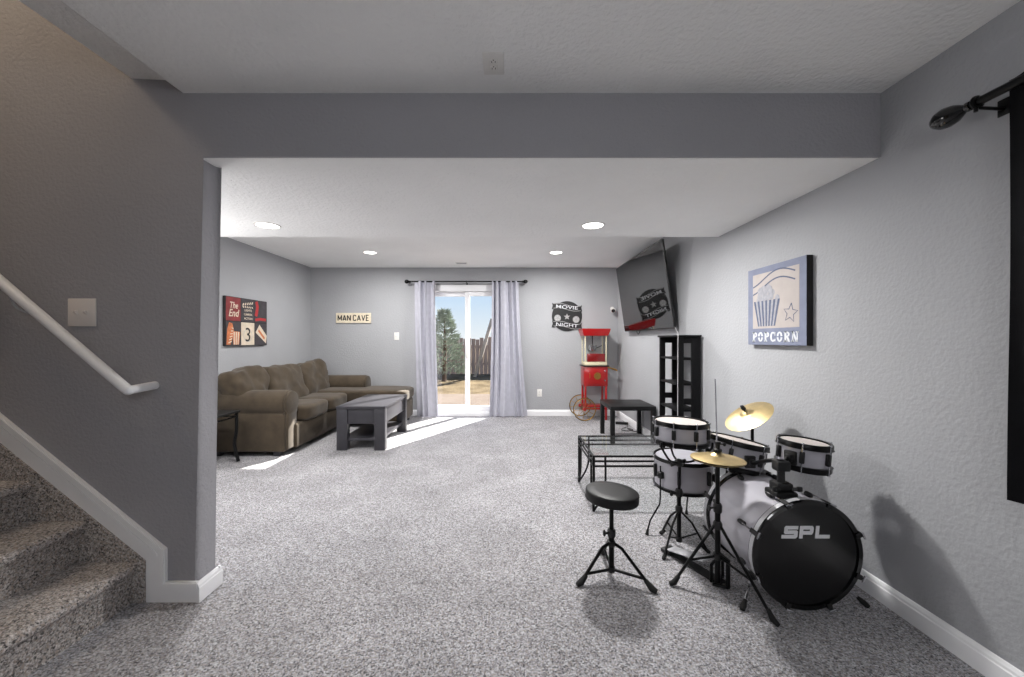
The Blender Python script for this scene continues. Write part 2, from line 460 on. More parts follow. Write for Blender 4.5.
# ================================================================== LIGHT FITTINGS
LAMPS = [(.645, 2.92, ZS, 'right hand recessed light in the dropped ceiling nearest the beam'),
         (-1.856, 2.92, ZS, 'left hand recessed light in the dropped ceiling near the wall opening'),
         (.64, 5.17, ZC, 'recessed light in the high ceiling, above and right of the sliding door'),
         (-1.89, 5.17, ZC, 'recessed light in the high ceiling, above the sofa')]
rl = None
for i, (x, y, z, lab) in enumerate(LAMPS):
    if rl is None:
        rl = thing('downlight', lab, 'ceiling light', (x, y, z), 0, 'recessed ceiling lights')
        MB().lathe([(.076, -.001), (.079, -.006), (.087, -.006), (.092, -.001), (.092, .0), (.076, .0)], 36, closed=True).build('trim_ring', M['plastic_white'], rl)
        MB().lathe([(0, -.003), (.077, -.003), (.077, 0), (0, 0)], 36).build('diffuser', M['lamp_glow'], rl)
    else:
        dup(rl, (x, y, z), None, lab, 'recessed ceiling lights')
    ld = bpy.data.lights.new('downlight', 'AREA'); ld.shape = 'DISK'; ld.size = .15
    ld.energy = (54, 34, 50, 40)[i]; ld.color = (1, .985, .965)
    lo = bpy.data.objects.new('downlight', ld); COL.objects.link(lo); lo.location = (x, y, z-.012)

v = thing('ceiling_vent', 'small grey vent set flush in the high ceiling above the sliding door', 'vent', (-.74, 5.9, ZC))
f_ = MB(); f_.box(-.09, .09, -.06, -.045, -.006, 0, .002); f_.box(-.09, .09, .045, .06, -.006, 0, .002); f_.box(-.09, -.075, -.045, .045, -.006, 0, .002); f_.box(.075, .09, -.045, .045, -.006, 0, .002)
f_.build('vent_frame', M['plastic_white'], v)
f_ = MB()
for k in range(6): f_.box(-.076, .076, -.04+.016*k-.004, -.04+.016*k+.004, -.005, 0)
f_.box(-.076, .076, -.045, .045, -.0012, 0)
f_.build('louvre', M['vent_grey'], v, smooth=False)

def plate(name, label, cat, mx_origin, fr, w, h, kind, m='plastic_white', group=None):
    t = thing(name, label, cat, mx_origin, 0, group)
    p = MB(); p.box(-w/2, w/2, -h/2, h/2, 0, .006, .0025, 2, fr); p.build('cover_plate', M[m], t, world=True)
    if kind == 'outlet':
        for s in (-1, 1):
            q = MB(); q.box(-.017, .017, s*.0195-.014, s*.0195+.014, .006, .0085, .002, 2, fr)
            rr = q.build('receptacle', M[m], t, world=True)
            q = MB()
            q.box(-.0085, -.006, s*.0195-.004, s*.0195+.007, .0084, .0092, mx=fr); q.box(.006, .0085, s*.0195-.004, s*.0195+.006, .0084, .0092, mx=fr)
            q.lathe([(0, .0084), (.0026, .0084), (.0026, .0092), (0, .0092)], 10, fr @ Matrix.Translation((0, s*.0195-.009, 0)))
            q.build('slot', M['ink_black'], rr, world=True)
    else:
        nn = 2 if kind == 'double' else 1
        for k in range(nn):
            xo = (k-.5)*.046 if nn == 2 else 0
            q = MB(); q.box(xo-.005, xo+.005, -.011, .011, .006, .0085, .001, 1, fr)
            q.prism([(-.008, .0085), (.008, .0085), (.009, .020), (.002, .021)], xo-.0045, xo+.0045, fr @ frame((0, 0, 0), (0, 1, 0), (0, 0, 1), (1, 0, 0)))
            q.build('toggle', M[m], t, world=True)
    return t
plate('light_switch', 'large cream double toggle switch plate on the stair wall above the handrail', 'light switch', (-2.051, YS, 1.386), far_frame(-2.051, 1.386, YS), .134, .134, 'double', 'plate_cream')
plate('light_switch', 'white single switch plate on the far wall beside the left grey curtain', 'light switch', (-1.852, YF, 1.31), far_frame(-1.852, 1.31, YF), .08, .124, 'single')
plate('wall_outlet', 'white outlet low on the far wall right of the grey curtains', 'outlet', (.503, YF, .375), far_frame(.503, .375, YF), .078, .122, 'outlet')
plate('ceiling_outlet', 'white outlet plate on the near ceiling in front of the beam', 'outlet', (-.066, 1.63, ZC), frame((-.066, 1.63, ZC), UX, UY, -UZ), .09, .13, 'outlet')

# handrail
hr = thing('handrail', 'white round wooden handrail sloping down the stair wall', 'handrail', (-1.702, 1.70, 1.031))
yr = 1.70
w = MB(); w.tube([(-4.3, yr, 1.031+2.598*.852), (-1.712, yr, 1.035), (-1.702, yr, 1.029)], .0215, 16)
w.ball((-1.702, yr, 1.029), .0213, sub=3)
w.build('rail', M['trim_white'], hr, world=True)
w = MB(); w.tube([(-1.702, yr, 1.029), (-1.702, YS, 1.036)], .0195, 16); w.build('rail_return', M['trim_white'], hr, world=True)
for xb in (-2.238, -3.4):
    zb = 1.031+(-1.702-xb)*.852
    w = MB(); w.tube([(xb, yr, zb-.018), (xb, yr+.03, zb-.09), (xb, YS-.004, zb-.124)], .006, 8, smooth_n=4)
    w.lathe([(0, 0), (.018, 0), (.016, .005), (0, .006)], 16, axis_frame((xb, YS, zb-.124), (0, -1, 0)))
    w.build('bracket', M['vent_grey'], hr, world=True)

# ================================================================== CURTAINS
def folded(name, m, path_len_pts, z_top, z_bot, amp_top, amp_bot, waves, seed, flare, y0, parent=None, thick=.004, nz=26, axis='x', hem=.0):
    """hanging cloth; path_len_pts = (a_top0, a_top1, a_bot0, a_bot1) along the rod"""
    a0, a1, b0, b1 = path_len_pts
    nu = waves*14
    bm = bmesh.new(); rows = []
    for layer in (0, 1):
        rr = []
        for j in range(nz+1):
            t = j/nz; z = z_top+(z_bot-z_top)*t
            row = []
            for i in range(nu+1):
                s = i/nu
                e = t**flare
                pos = (a0+(a1-a0)*s)*(1-e)+(b0+(b1-b0)*s)*e
                ph = 2*pi*waves*(s+.035*sin(3.1*t+seed)*t+.05*sin(2*pi*s*1.7+seed))
                amp = amp_top+(amp_bot-amp_top)*t
                off = amp*(sin(ph)+.3*sin(2.1*ph+seed+t))*(.75+.35*noise.noise(Vector((s*5+seed, t*1.5, 0))))
                off += (layer-.5)*thick
                zz = z
                row.append(bm.verts.new((pos, y0+off, zz) if axis == 'x' else (y0+off, pos, zz)))
            rr.append(row)
        rows.append(rr)
    for L_ in (0, 1):
        for j in range(nz):
            for i in range(nu):
                bm.faces.new((rows[L_][j][i], rows[L_][j][i+1], rows[L_][j+1][i+1], rows[L_][j+1][i]))
    for j in range(nz):
        for i in (0, nu):
            bm.faces.new((rows[0][j][i], rows[0][j+1][i], rows[1][j+1][i], rows[1][j][i]))
    for i in range(nu):
        for j in (0, nz):
            bm.faces.new((rows[0][j][i], rows[0][j][i+1], rows[1][j][i+1], rows[1][j][i]))
    w = MB(); w.bm = bm
    return w.build(name, m, parent, angle=80)

YR = 6.155
c = folded('curtain', M['curtain_cloth'], (-1.535, -1.20, -1.49, -1.145), 2.20, .014, .038, .040, 3, 1.3, 1.2, YR)
tag(c, 'pale grey curtain with deep folds drawn to the left of the sliding door', 'curtain')
c = folded('curtain', M['curtain_cloth'], (-.275, .155, -.315, .30), 2.20, .014, .040, .048, 4, 4.4, 1.5, YR)
tag(c, 'pale grey curtain drawn right of the sliding door, spreading wide at the hem', 'curtain')
rod = thing('curtain_rod', 'thin black curtain rod over the sliding door', 'curtain rod', (-.7, YF, 2.195))
MB().tube([(-1.60, YR, 2.195), (.21, YR, 2.195)], .011, 12).build('rod', M['black_metal'], rod, world=True)
for sx, x in ((-1, -1.60), (1, .21)):
    w = MB(); w.lathe([(0, .0), (.013, 0), (.016, .012), (.013, .02), (.026, .035), (.034, .055), (.030, .075), (.015, .09), (0, .093)], 18, axis_frame((x, YR, 2.195), (sx, 0, 0)))
    w.build('finial', M['black_metal'], rod, world=True)
for x in (-1.44, -.692, .05):
    w = MB(); w.tube([(x, YR, 2.183), (x, YR+.01, 2.172), (x, YF, 2.168)], .006, 8); w.box(x-.012, x+.012, YF-.005, YF, 2.145, 2.19, .002)
    w.torus(frame((x, YR, 2.195), UY, UZ, UX), .014, .004, 14, 6)
    w.build('bracket', M['black_metal'], rod, world=True)

# black curtain on the right wall, near the camera
XK = 1.69
rod = thing('curtain_rod', 'thick black curtain rod with egg-shaped end on the right wall', 'curtain rod', (XR, 1.3, 2.115))
w = MB(); w.tube([(XK, .1, 2.112), (XK, 1.40, 2.112)], .0125, 14); w.tube([(XK, .1, 2.112), (XK, 1.36, 2.112)], .0150, 14)
w.build('rod', M['black_metal'], rod, world=True)
w = MB(); w.lathe([(0, 0), (.017, 0), (.018, .012), (.013, .02), (.020, .03), (.033, .052), (.039, .078), (.035, .102), (.022, .122), (.007, .131), (0, .132)], 22, axis_frame((XK, 1.388, 2.112), (0, 1, 0)))
w.build('finial', M['black_gloss'], rod, world=True)
w = MB(); yb = 1.372
w.tube([(XK-.002, yb, 2.093), (XR-.006, yb, 2.088)], .006, 8); w.torus(frame((XK, yb, 2.112), UX, UZ, UY), .019, .006, 16, 8)
w.box(XR-.006, XR, yb-.017, yb+.017, 2.065, 2.125, .002); w.tube([(XK-.004, yb, 2.078), (XK-.004, yb, 2.094)], .006, 8)
w.build('bracket', M['black_metal'], rod, world=True)
c = folded('curtain', M['curtain_black'], (1.29, .15, 1.29, .15), 2.135, .712, .018, .022, 7, 2.0, 1.0, XK, thick=.008, axis='y')
tag(c, 'black curtain hanging from the thick rod at the right edge', 'curtain')

# ================================================================== PICTURES AND SIGNS
def ring_poly(r, n=40, sx=1, sy=1, cx=0, cy=0): return [(cx+r*sx*cos(2*pi*k/n), cy+r*sy*sin(2*pi*k/n)) for k in range(n)]
def star_poly(r, ri=.42, cx=0, cy=0, rot=pi/2): return [(cx+(r if k % 2 == 0 else r*ri)*cos(rot+pi*k/5), cy+(r if k % 2 == 0 else r*ri)*sin(rot+pi*k/5)) for k in range(10)]
def strip(pts, wd):
    up, dn = [], []
    for i, p in enumerate(pts):
        a = Vector(pts[max(i-1, 0)]); b = Vector(pts[min(i+1, len(pts)-1)]); d = (b-a).normalized(); n = Vector((-d.y, d.x))
        up.append(tuple(Vector(p)+n*wd/2)); dn.append(tuple(Vector(p)-n*wd/2))
    return up+dn[::-1]

# MAN CAVE sign
sx, sz = (353.5-509)*6.25/F, EYE+(339.5-318)*6.25/F
t = thing('wall_sign', 'cream wooden sign reading MAN CAVE on the far wall', 'sign', (sx, YF, sz))
MB().box(-.285, .285, -.083, .083, 0, .022, .003, 1, far_frame(sx, sz, YF)).build('board', M['sign_cream'], t, world=True)
GL = {'M': (.78, [[(0, 0), (0, 1)], [(0, 1), (.39, .2)], [(.39, .2), (.78, 1)], [(.78, 1), (.78, 0)]]),
      'A': (.68, [[(0, 0), (.34, 1)], [(.34, 1), (.68, 0)], [(.12, .27), (.56, .27)]]),
      'N': (.66, [[(0, 0), (0, 1)], [(0, 1), (.66, 0)], [(.66, 0), (.66, 1)]]),
      'C': (.60, [[(.60, .78), (.56, .93), (.44, 1), (.18, 1), (.05, .93), (0, .78), (0, .22), (.05, .07), (.18, 0), (.44, 0), (.56, .07), (.60, .22)]]),
      'V': (.68, [[(0, 1), (.34, 0)], [(.34, 0), (.68, 1)]]),
      'E': (.52, [[(0, 0), (0, 1)], [(-.08, 1), (.52, 1)], [(-.08, .5), (.44, .5)], [(-.08, 0), (.52, 0)]])}
w = MB(); fr = far_frame(sx-.25, sz-.042, YF-.022); ox = 0.0; hh_ = .086
for ch in 'MAN CAVE':
    if ch == ' ': ox += .024; continue
    wd_, strokes = GL[ch]
    for pl_ in strokes: w.prism(strip([(ox+x*.073, y*hh_) for x, y in pl_], .0155), 0, .002, fr)
    ox += wd_*.073+.0235
w.build('lettering', M['ink_black'], t, world=True, smooth=False)

# MOVIE NIGHT round sign
sx, sz = (567-509)*6.25/F, EYE+(339.5-316.2)*6.25/F
t = thing('wall_sign', 'round black movie night sign with grey banners, star and film reels on the far wall', 'sign', (sx, YF, sz))
fr = far_frame(sx, sz, YF)
MB().prism(ring_poly(.248, 56), 0, .012, fr).build('disc', M['sign_black'], t, world=True)
def banner(yc, bend):
    pts = [(-.225+.45*k/20, yc+bend*sin(pi*2*k/20)-.02*(k/20-.5)*2) for k in range(21)]
    return strip(pts, .088), pts
for yc, word in ((.148, 'MOVIE'), (-.145, 'NIGHT')):
    po, pts = banner(yc, .016)
    w = MB(); w.prism(po, .012, .018, fr)
    for s in (-1, 1):
        ye = pts[0][1] if s < 0 else pts[-1][1]
        w.prism([(s*.205, ye+.02), (s*.245, ye+.055), (s*.235, ye+.005), (s*.250, ye-.05), (s*.205, ye-.06)][::(1 if s < 0 else -1)], .010, .015, fr)
    bo = w.build('banner', M['sign_black'], t, world=True)
    w = MB()
    for e in (-1, 1):
        w.prism(strip([(x, y+e*.037) for x, y in pts], .008), .018, .0195, fr)
    w.build('banner_border', M['sign_grey'], bo, world=True)
    text('lettering', word, M['pop_white'], fr @ Matrix.Translation((0, yc, .018)) @ Matrix.Rotation(R(-5), 4, 'Z'), .36, .056, bo, .002, .004)
for xr, yr_ in ((-.155, -.03), (.15, -.055)):
    w = MB(); w.prism(ring_poly(.055, 30, cx=xr, cy=yr_), .012, .016, fr)
    rl_ = w.build('film_reel', M['sign_grey'], t, world=True)
    w = MB()
    for k in range(5):
        a = 2*pi*k/5+.3; w.prism(ring_poly(.013, 12, cx=xr+.031*cos(a), cy=yr_+.031*sin(a)), .016, .017, fr)
    w.build('reel_hole', M['vent_grey'], rl_, world=True)
MB().prism(star_poly(.055, .42, 0, -.01), .012, .016, fr).build('star', M['sign_grey'], t, world=True)

# POPCORN canvas, right wall
y0c, zc_ = 2.508, 1.487
t = thing('wall_art', 'square blue and beige POPCORN canvas print on the right wall', 'picture', (XR, y0c, zc_))
S = .273
fr = right_frame(y0c, zc_, XR)
MB().box(-S, S, -.268, .268, 0, .038, .002, 1, fr).build('canvas', M['ink_black'], t, world=True)
w = MB(); w.box(-S+.001, S-.001, -.267, .267, .038, .0395, mx=fr); w.build('print_border', M['pop_blue'], t, world=True, smooth=False)
w = MB(); w.box(-S+.055, S-.055, -.155, .225, .0395, .0402, mx=fr); w.build('print_panel', M['pop_beige'], t, world=True, smooth=False)
# bucket
w = MB(); w.prism([(-.205, .035), (.055, .035), (.01, -.14), (-.16, -.14)], .0402, .0408, fr); bk = w.build('popcorn_box', M['pop_corn'], t, world=True, smooth=False)
w = MB()
for k in range(7):
    a0_, a1_ = k/6.5, (k+.45)/6.5
    w.prism([(-.205+.26*a0_, .035), (-.205+.26*a1_, .035), (-.16+.17*a1_, -.14), (-.16+.17*a0_, -.14)][::-1], .0408, .0413, fr)
w.build('stripe', M['pop_ink'], bk, world=True, smooth=False)
w = MB(); rnd = random.Random(3)
for k in range(26):
    a = rnd.uniform(0, pi); q = sqrt(rnd.random())
    w.prism(ring_poly(.022, 9, cx=-.076+.115*q*cos(a), cy=.04+.085*q*sin(a)), .0402, .0404+.00004*k, fr)
w.build('popped_corn', M['pop_corn'], t, world=True, smooth=False)
w = MB()
for yy in (.225, .172):
    w.prism(strip([(-.215+.40*k/16, yy-.05+.04*sin(k/16*pi*1.4-1.2)+.02*k/16) for k in range(17)], .009), .0402, .0408, fr)
sp = star_poly(.062, .45, .145, -.065, pi/2-.15)
w.prism(strip(sp+[sp[0]], .006), .0402, .0408, fr)
w.build('drawing_line', M['pop_ink'], t, world=True, smooth=False)
def slab(ch, w, ox, h=.066, wd=.052, st_=.017, mx=None):
    bx2 = lambda a, b, c, d: w.box(ox+a, ox+b, c, d, 0, .0012, mx=mx)
    def arc(cx, cy, rx, ry, a0, a1, tx, ty):
        n = 18; up = []; dn = []
        for k in range(n+1):
            a = R(a0+(a1-a0)*k/n); up.append((ox+cx+rx*cos(a), cy+ry*sin(a))); dn.append((ox+cx+(rx-tx)*cos(a), cy+(ry-ty)*sin(a)))
        for k in range(n): w.prism([up[k], up[k+1], dn[k+1], dn[k]], 0, .0012, mx)
    if ch in 'PR':
        bx2(.006, .006+st_, 0, h); bx2(0, .030, 0, .009); bx2(0, .026, h-.009, h)
        arc(.024, h*.72, .026, h*.28, -90, 90, .015, .009)
        if ch == 'R':
            w.prism([(ox+.024, h*.46), (ox+.040, h*.46), (ox+.056, .0), (ox+.037, .0)], 0, .0012, mx)
    elif ch == 'O': arc(wd/2, h/2, wd/2, h/2, 8, 172, .016, .010); arc(wd/2, h/2, wd/2, h/2, 188, 352, .016, .010)
    elif ch == 'C':
        arc(wd/2, h/2, wd/2, h/2, 45, 315, .016, .010); bx2(wd*.80, wd*.95, h*.62, h*.98); bx2(wd*.80, wd*.95, h*.05, h*.30)
    elif ch == 'N':
        bx2(.006, .016, 0, h); bx2(.042, .052, 0, h); bx2(0, .022, 0, .009); bx2(0, .014, h-.009, h); bx2(.036, .058, h-.009, h)
        w.prism([(ox+.002, h), (ox+.020, h), (ox+.052, 0), (ox+.036, 0)], 0, .0012, mx)
w = MB(); ox = -.222
for ch in 'POPCORN':
    slab(ch, w, ox, mx=right_frame(y0c, zc_-.246, XR-.0395)); ox += {'P': .060, 'O': .064, 'C': .062, 'R': .066, 'N': .06}[ch]
w.build('lettering', M['pop_white'], t, world=True, smooth=False)

# movie collage, left wall
t = thing('wall_art', 'six-panel movie collage canvas in red, black and cream above the sofa', 'picture', (XL, 4.70, 1.47))
fr = left_frame(4.70, 1.47, XL)
MB().box(-.37, .37, -.288, .288, 0, .034, .002, 1, fr).build('canvas', M['art_black'], t, world=True)
def pan(i, j): return (-.37+.74*(i+.5)/3, .144-.288*j)
def panel(i, j, m, name='panel'):
    cx, cy = pan(i, j); w = MB(); w.box(cx-.118, cx+.118, cy-.138, cy+.138, .034, .0352, mx=fr)
    return w.build(name, M[m], t, world=True, smooth=False)
p = panel(0, 0, 'art_red')
cx, cy = pan(0, 0)
for word, dy, ww, hh in (('The', .045, .13, .075), ('End', -.045, .17, .085)):
    text('lettering', word, M['art_cream'], fr @ Matrix.Translation((cx+.01, cy+dy, .0352)), ww, hh, p, .001, .012, shear=.25)
p = panel(1, 0, 'art_charcoal'); cx, cy = pan(1, 0)
w = MB()
for k in range(5):
    w.prism([(cx-.1+.04*k, cy+.055+.006*k), (cx-.08+.04*k, cy+.055+.006*k), (cx-.065+.04*k, cy+.085+.006*k), (cx-.085+.04*k, cy+.085+.006*k)], .0352, .036, fr)
    w.prism([(cx-.085+.04*k, cy+.03), (cx-.065+.04*k, cy+.03), (cx-.08+.04*k, cy+.05), (cx-.1+.04*k, cy+.05)], .0352, .036, fr)
w.build('clapper_stripe', M['art_cream'], p, world=True, smooth=False)
for word, dy, ww in (('LIGHTS', .0, .13), ('CAMERA', -.05, .15), ('ACTION', -.1, .15)):
    text('lettering', word, M['art_cream'], fr @ Matrix.Translation((cx+.005, cy+dy, .0352)), ww, .027, p, .001, .012)
p = panel(2, 0, 'art_charcoal'); cx, cy = pan(2, 0)
w = MB(); w.prism(strip([(cx-.09, cy+.125), (cx-.07, cy+.06), (cx-.085, cy-.02), (cx-.1, cy-.06)], .05), .0352, .036, fr)
w.prism(strip([(cx-.11, cy-.11), (cx-.02, cy-.095), (cx+.1, cy-.1)], .035), .0352, .036, fr)
w.build('film_strip', M['art_bright'], p, world=True, smooth=False)
p = panel(0, 1, 'art_charcoal'); cx, cy = pan(0, 1)
w = MB(); w.prism([(cx-.11, cy-.13), (cx-.05, cy-.13), (cx+.01, cy+.02), (cx-.02, cy+.12), (cx-.07, cy+.13), (cx-.1, cy+.05)], .0352, .036, fr)
w.prism([(cx+.0, cy-.13), (cx+.09, cy-.13), (cx+.112, cy+.02), (cx-.02, cy+.03)], .0352, .0358, fr)
bx = w.build('popcorn_bag', M['art_orange'], p, world=True, smooth=False)
w = MB()
for k in range(3): w.prism([(cx+.005+.03*k, cy-.13), (cx+.02+.03*k, cy-.13), (cx+.02+.036*k, cy+.02), (cx+.0+.036*k, cy+.02)], .036, .0366, fr)
for k in range(6): w.prism(strip([(cx-.08+.01*k, cy-.11+.035*k), (cx-.03+.006*k, cy-.09+.03*k)], .012), .036, .0366, fr)
w.build('bag_stripe', M['art_cream'], bx, world=True, smooth=False)
p = panel(1, 1, 'art_cream'); cx, cy = pan(1, 1)
w = MB(); rp = ring_poly(.075, 32, cx=cx, cy=cy-.02); w.prism(strip(rp+[rp[0]], .006), .0352, .036, fr)
w.build('countdown_ring', M['vent_grey'], p, world=True, smooth=False)
text('lettering', '3', M['ink_black'], fr @ Matrix.Translation((cx, cy-.01, .0352)), .085, .17, p, .001, .0)
p = panel(2, 1, 'art_charcoal'); cx, cy = pan(2, 1)
w = MB(); w.prism([(cx-.105, cy+.02), (cx-.03, cy+.12), (cx+.115, cy-.02), (cx+.1, cy-.12)], .0352, .036, fr)
tk = w.build('ticket', M['art_cream'], p, world=True, smooth=False)
w = MB(); w.prism(strip([(cx-.05, cy+.05), (cx+.07, cy-.06)], .03), .036, .0366, fr); w.build('ticket_band', M['art_orange'], tk, world=True, smooth=False)

# ================================================================== SOFA
sofa = thing('sectional_sofa', 'brown microfibre sectional sofa with a chaise end along the left wall', 'sofa', (-2.8, 5.0, 0))
SF = M['sofa_fabric']
XFR = -2.30
def part(mb, name, m=None, p=None, **k): return mb.build(name, m or SF, p or sofa, world=True, **k)
w = MB(); w.box(-3.20, XFR-.05, 4.2, 5.95, .05, .33, .03, 3); part(w, 'base')
w = MB(); w.box(-3.24, -2.98, 4.12, 6.03, .05, .74, .06, 4); part(w, 'back_frame')
w = MB(); w.box(-3.0, -1.52, 5.43, 6.04, .05, .36, .04, 4); part(w, 'chaise_base')
w = MB(); w.pillow((-2.205, 5.73, .44), (1.45, .635, .18), n=16, wr=.008, seed=4, power=7); part(w, 'chaise_cushion', angle=180)
for k, (a, b) in enumerate(((4.31, 4.875), (4.875, 5.44))):
    w = MB(); w.pillow((-2.66, (a+b)/2, .415), (.76, b-a+.01, .19), n=14, wr=.010, seed=k+1, power=6); part(w, 'seat_cushion', angle=180)
for k, (a, b, hgt, lean) in enumerate(((4.07, 4.54, .50, 12), (4.50, 5.22, .50, 18), (5.20, 5.88, .50, 16))):
    mx = Matrix.Translation((-2.97 if k == 0 else -2.90, (a+b)/2, .68)) @ Matrix.Rotation(R((3, -4, 5)[k]), 4, 'X') @ Matrix.Rotation(R(-lean), 4, 'Y')
    w = MB(); w.pillow((0, 0, 0), (.27, b-a+.02, hgt), mx, n=18, wr=.045, seed=k+9, power=5.5); part(w, 'back_cushion', angle=180)
def arm(yc, sgn, x1, name):
    pr = [(sgn*.10, .05), (-sgn*.115, .05), (-sgn*.115, .44)]
    for a in range(-150, 151, 15):
        an = pi/2+R(a)
        pr.append((-sgn*.0+.138*cos(an)*(1 if sgn < 0 else 1)*1.0, .565+.138*sin(an)))
    # order the roll from the outer side over the top to the inner side
    roll = sorted(pr[3:], key=lambda q: 0)
    outer = [(-sgn*.115, .05), (-sgn*.115, .45)]
    arc = [(-sgn*.138*cos(R(t_)), .565+.138*sin(R(t_))) for t_ in range(-50, 231, 14)]
    inner = [(sgn*.10, .45), (sgn*.10, .05)]
    poly = outer+arc+inner
    w = MB(); w.prism(poly, -3.22, x1, frame((0, yc, 0), UY, UZ, UX), bev=.018)
    o = part(w, name, angle=50)
    # scroll panel on the front of the arm, pleated towards the floor
    w = MB()
    arc2 = [(q[0]*.93, .565+(q[1]-.565)*.93) for q in arc]
    w.prism([(-sgn*.09, .07), (-sgn*.09, .45)]+arc2+[(sgn*.08, .45), (sgn*.08, .07)], 0, .03, frame((x1-.004, yc, 0), UY, UZ, UX), bev=.012)
    w.build('arm_front', SF, o, world=True, angle=50)
arm(4.17, 1, -2.40, 'armrest')
arm(5.93, -1, -2.22, 'armrest')
for x, y in ((-2.50, 4.12), (-3.15, 4.12), (-1.60, 5.50), (-1.60, 5.97), (-3.15, 5.97)):
    w = MB(); w.prism([(-.035, -.035), (.035, -.035), (.035, .035), (-.035, .035)], 0, .052, Matrix.Translation((x, y, 0)), bev=.006)
    part(w, 'foot', M['dark_wood'])

# ================================================================== COFFEE TABLE (dark wood)
t = thing('coffee_table', 'dark wood coffee table with block legs and a low shelf by the sofa', 'table', (-1.68, 4.76, 0))
x0, x1, y0, y1, zt = -1.955, -1.40, 4.29, 5.235, .50
DW = M['dark_wood']
w = MB(); w.box(x0, x1, y0, y1, zt-.03, zt, .004); w.build('tabletop', DW, t, world=True)
for x in (x0+.004, x1-.124):
    for y in (y0+.004, y1-.084):
        w = MB(); w.box(x, x+.12, y, y+.08, 0, zt-.031, .004); w.build('leg', DW, t, world=True)
w = MB(); w.box(x0+.124, x1-.124, y0+.02, y0+.04, zt-.20, zt-.031, .002); w.box(x0+.124, x1-.124, y1-.04, y1-.02, zt-.20, zt-.031, .002)
w.box(x0+.02, x0+.04, y0+.084, y1-.084, zt-.20, zt-.031, .002); w.box(x1-.04, x1-.02, y0+.084, y1-.084, zt-.20, zt-.031, .002)
w.build('apron', DW, t, world=True)
w = MB(); w.box(x0+.05, x1-.05, y0+.03, y1-.03, .105, .135, .004); w.build('lower_shelf', DW, t, world=True)

# ================================================================== END TABLE behind the wall corner
t = thing('end_table', 'black metal end table with curved legs beside the near sofa arm', 'table', (-3.0, 3.68, 0))
x0, x1, y0, y1, zt = -3.22, -2.765, 3.45, 3.915, .53
w = MB(); w.box(x0, x1, y0, y1, zt-.022, zt, .006); w.build('tabletop', M['black_plastic'], t, world=True)
w = MB()
pts = [(x0+.02, y0+.02, zt-.06), (x1-.02, y0+.02, zt-.06), (x1-.02, y1-.02, zt-.06), (x0+.02, y1-.02, zt-.06)]
for a, b in zip(pts, pts[1:]+pts[:1]): w.tube([a, b], .008, 8)
w.build('apron_rail', M['black_metal'], t, world=True)
for sx in (0, 1):
    for sy in (0, 1):
        xx = x1-.025 if sx else x0+.025; yy = y1-.025 if sy else y0+.025
        dx = 1 if sx else -1; dy = 1 if sy else -1
        w = MB(); w.tube([(xx, yy, zt-.022), (xx, yy, zt-.2), (xx-.012*dx, yy-.012*dy, .2), (xx+.0*dx, yy, .08), (xx+.022*dx, yy, .010)], .016, 8, smooth_n=5)
        w.build('leg', M['black_metal'], t, world=True)

# ================================================================== GLASS COFFEE TABLE (black steel)
t = thing('glass_table', 'low black steel table with a clear glass top behind the drum stool', 'table', (1.15, 3.07, 0))
x0, x1, y0, y1, zt = .62, 1.68, 2.78, 3.36, .407
w = MB()
for k in range(3):
    z = zt-.006-.036*k
    c4 = [(x0, y0, z), (x1, y0, z), (x1, y1, z), (x0, y1, z)]
    for a, b in zip(c4, c4[1:]+c4[:1]): w.tube([a, b], .0078, 8)
w.build('rail_frame', M['black_metal'], t, world=True)
MB().box(x0+.008, x1-.008, y0+.008, y1-.008, zt-.006, zt+.001).build('glass_top', M['table_glass'], t, world=True, smooth=False)
for sx in (0, 1):
    for sy in (0, 1):
        xx = x1 if sx else x0; yy = y1 if sy else y0; dx = -1 if sx else 1; dy = -1 if sy else 1
        w = MB(); w.tube([(xx, yy, zt), (xx, yy, .0)], .010, 8)
        for ux, uy in ((dx, 0), (0, dy)):
            w.tube([(xx+ux*.085, yy+uy*.085, zt-.006), (xx+ux*.085, yy+uy*.085, .20), (xx+ux*.06, yy+uy*.06, .10), (xx+ux*.004, yy+uy*.004, .010)], .008, 8, smooth_n=5)
        w.build('leg', M['black_metal'], t, world=True)

# ================================================================== BLACK SIDE TABLE
t = thing('side_table', 'square black side table in front of the red popcorn cart', 'table', (1.495, 4.845, 0))
x0, x1, y0, y1, zt = 1.225, 1.768, 4.565, 5.115, .45
w = MB(); w.box(x0, x1, y0, y1, zt-.05, zt, .002); w.build('tabletop', M['lack_black'], t, world=True)
for x in (x0, x1-.05):
    for y in (y0, y1-.05):
        w = MB(); w.box(x, x+.05, y, y+.05, 0, zt-.0505, .002); w.build('leg', M['lack_black'], t, world=True)

# ================================================================== TOWER SHELF
t = thing('shelf_tower', 'tall black open-sided shelf tower against the right wall under the television', 'shelf', (1.66, 3.72, 0))
x0, x1, y0, y1, zt = 1.556, 1.768, 3.50, 3.935, 1.297
w = MB(); w.box(x0-.012, x1, y0-.016, y1+.016, zt-.018, zt, .003); w.build('top_board', M['shelf_black'], t, world=True)
for y, nm in ((y0, 'side_frame'), (y1-.022, 'side_frame')):
    w = MB(); a, b = y, y+.022
    w.box(x0, x0+.055, a, b, 0, zt-.018, .002); w.box(x1-.085, x1, a, b, 0, zt-.018, .002)
    w.box(x0+.055, x1-.085, a, b, zt-.075, zt-.018, .002); w.box(x0+.055, x1-.085, a, b, .655, .71, .002); w.box(x0+.055, x1-.085, a, b, 0, .09, .002)
    w.build(nm, M['shelf_black'], t, world=True)
for z in (1.075, .838, .595, .35, .1):
    w = MB(); w.box(x0+.004, x1-.004, y0+.023, y1-.023, z-.009, z+.009, .002); w.build('shelf', M['shelf_black'], t, world=True)

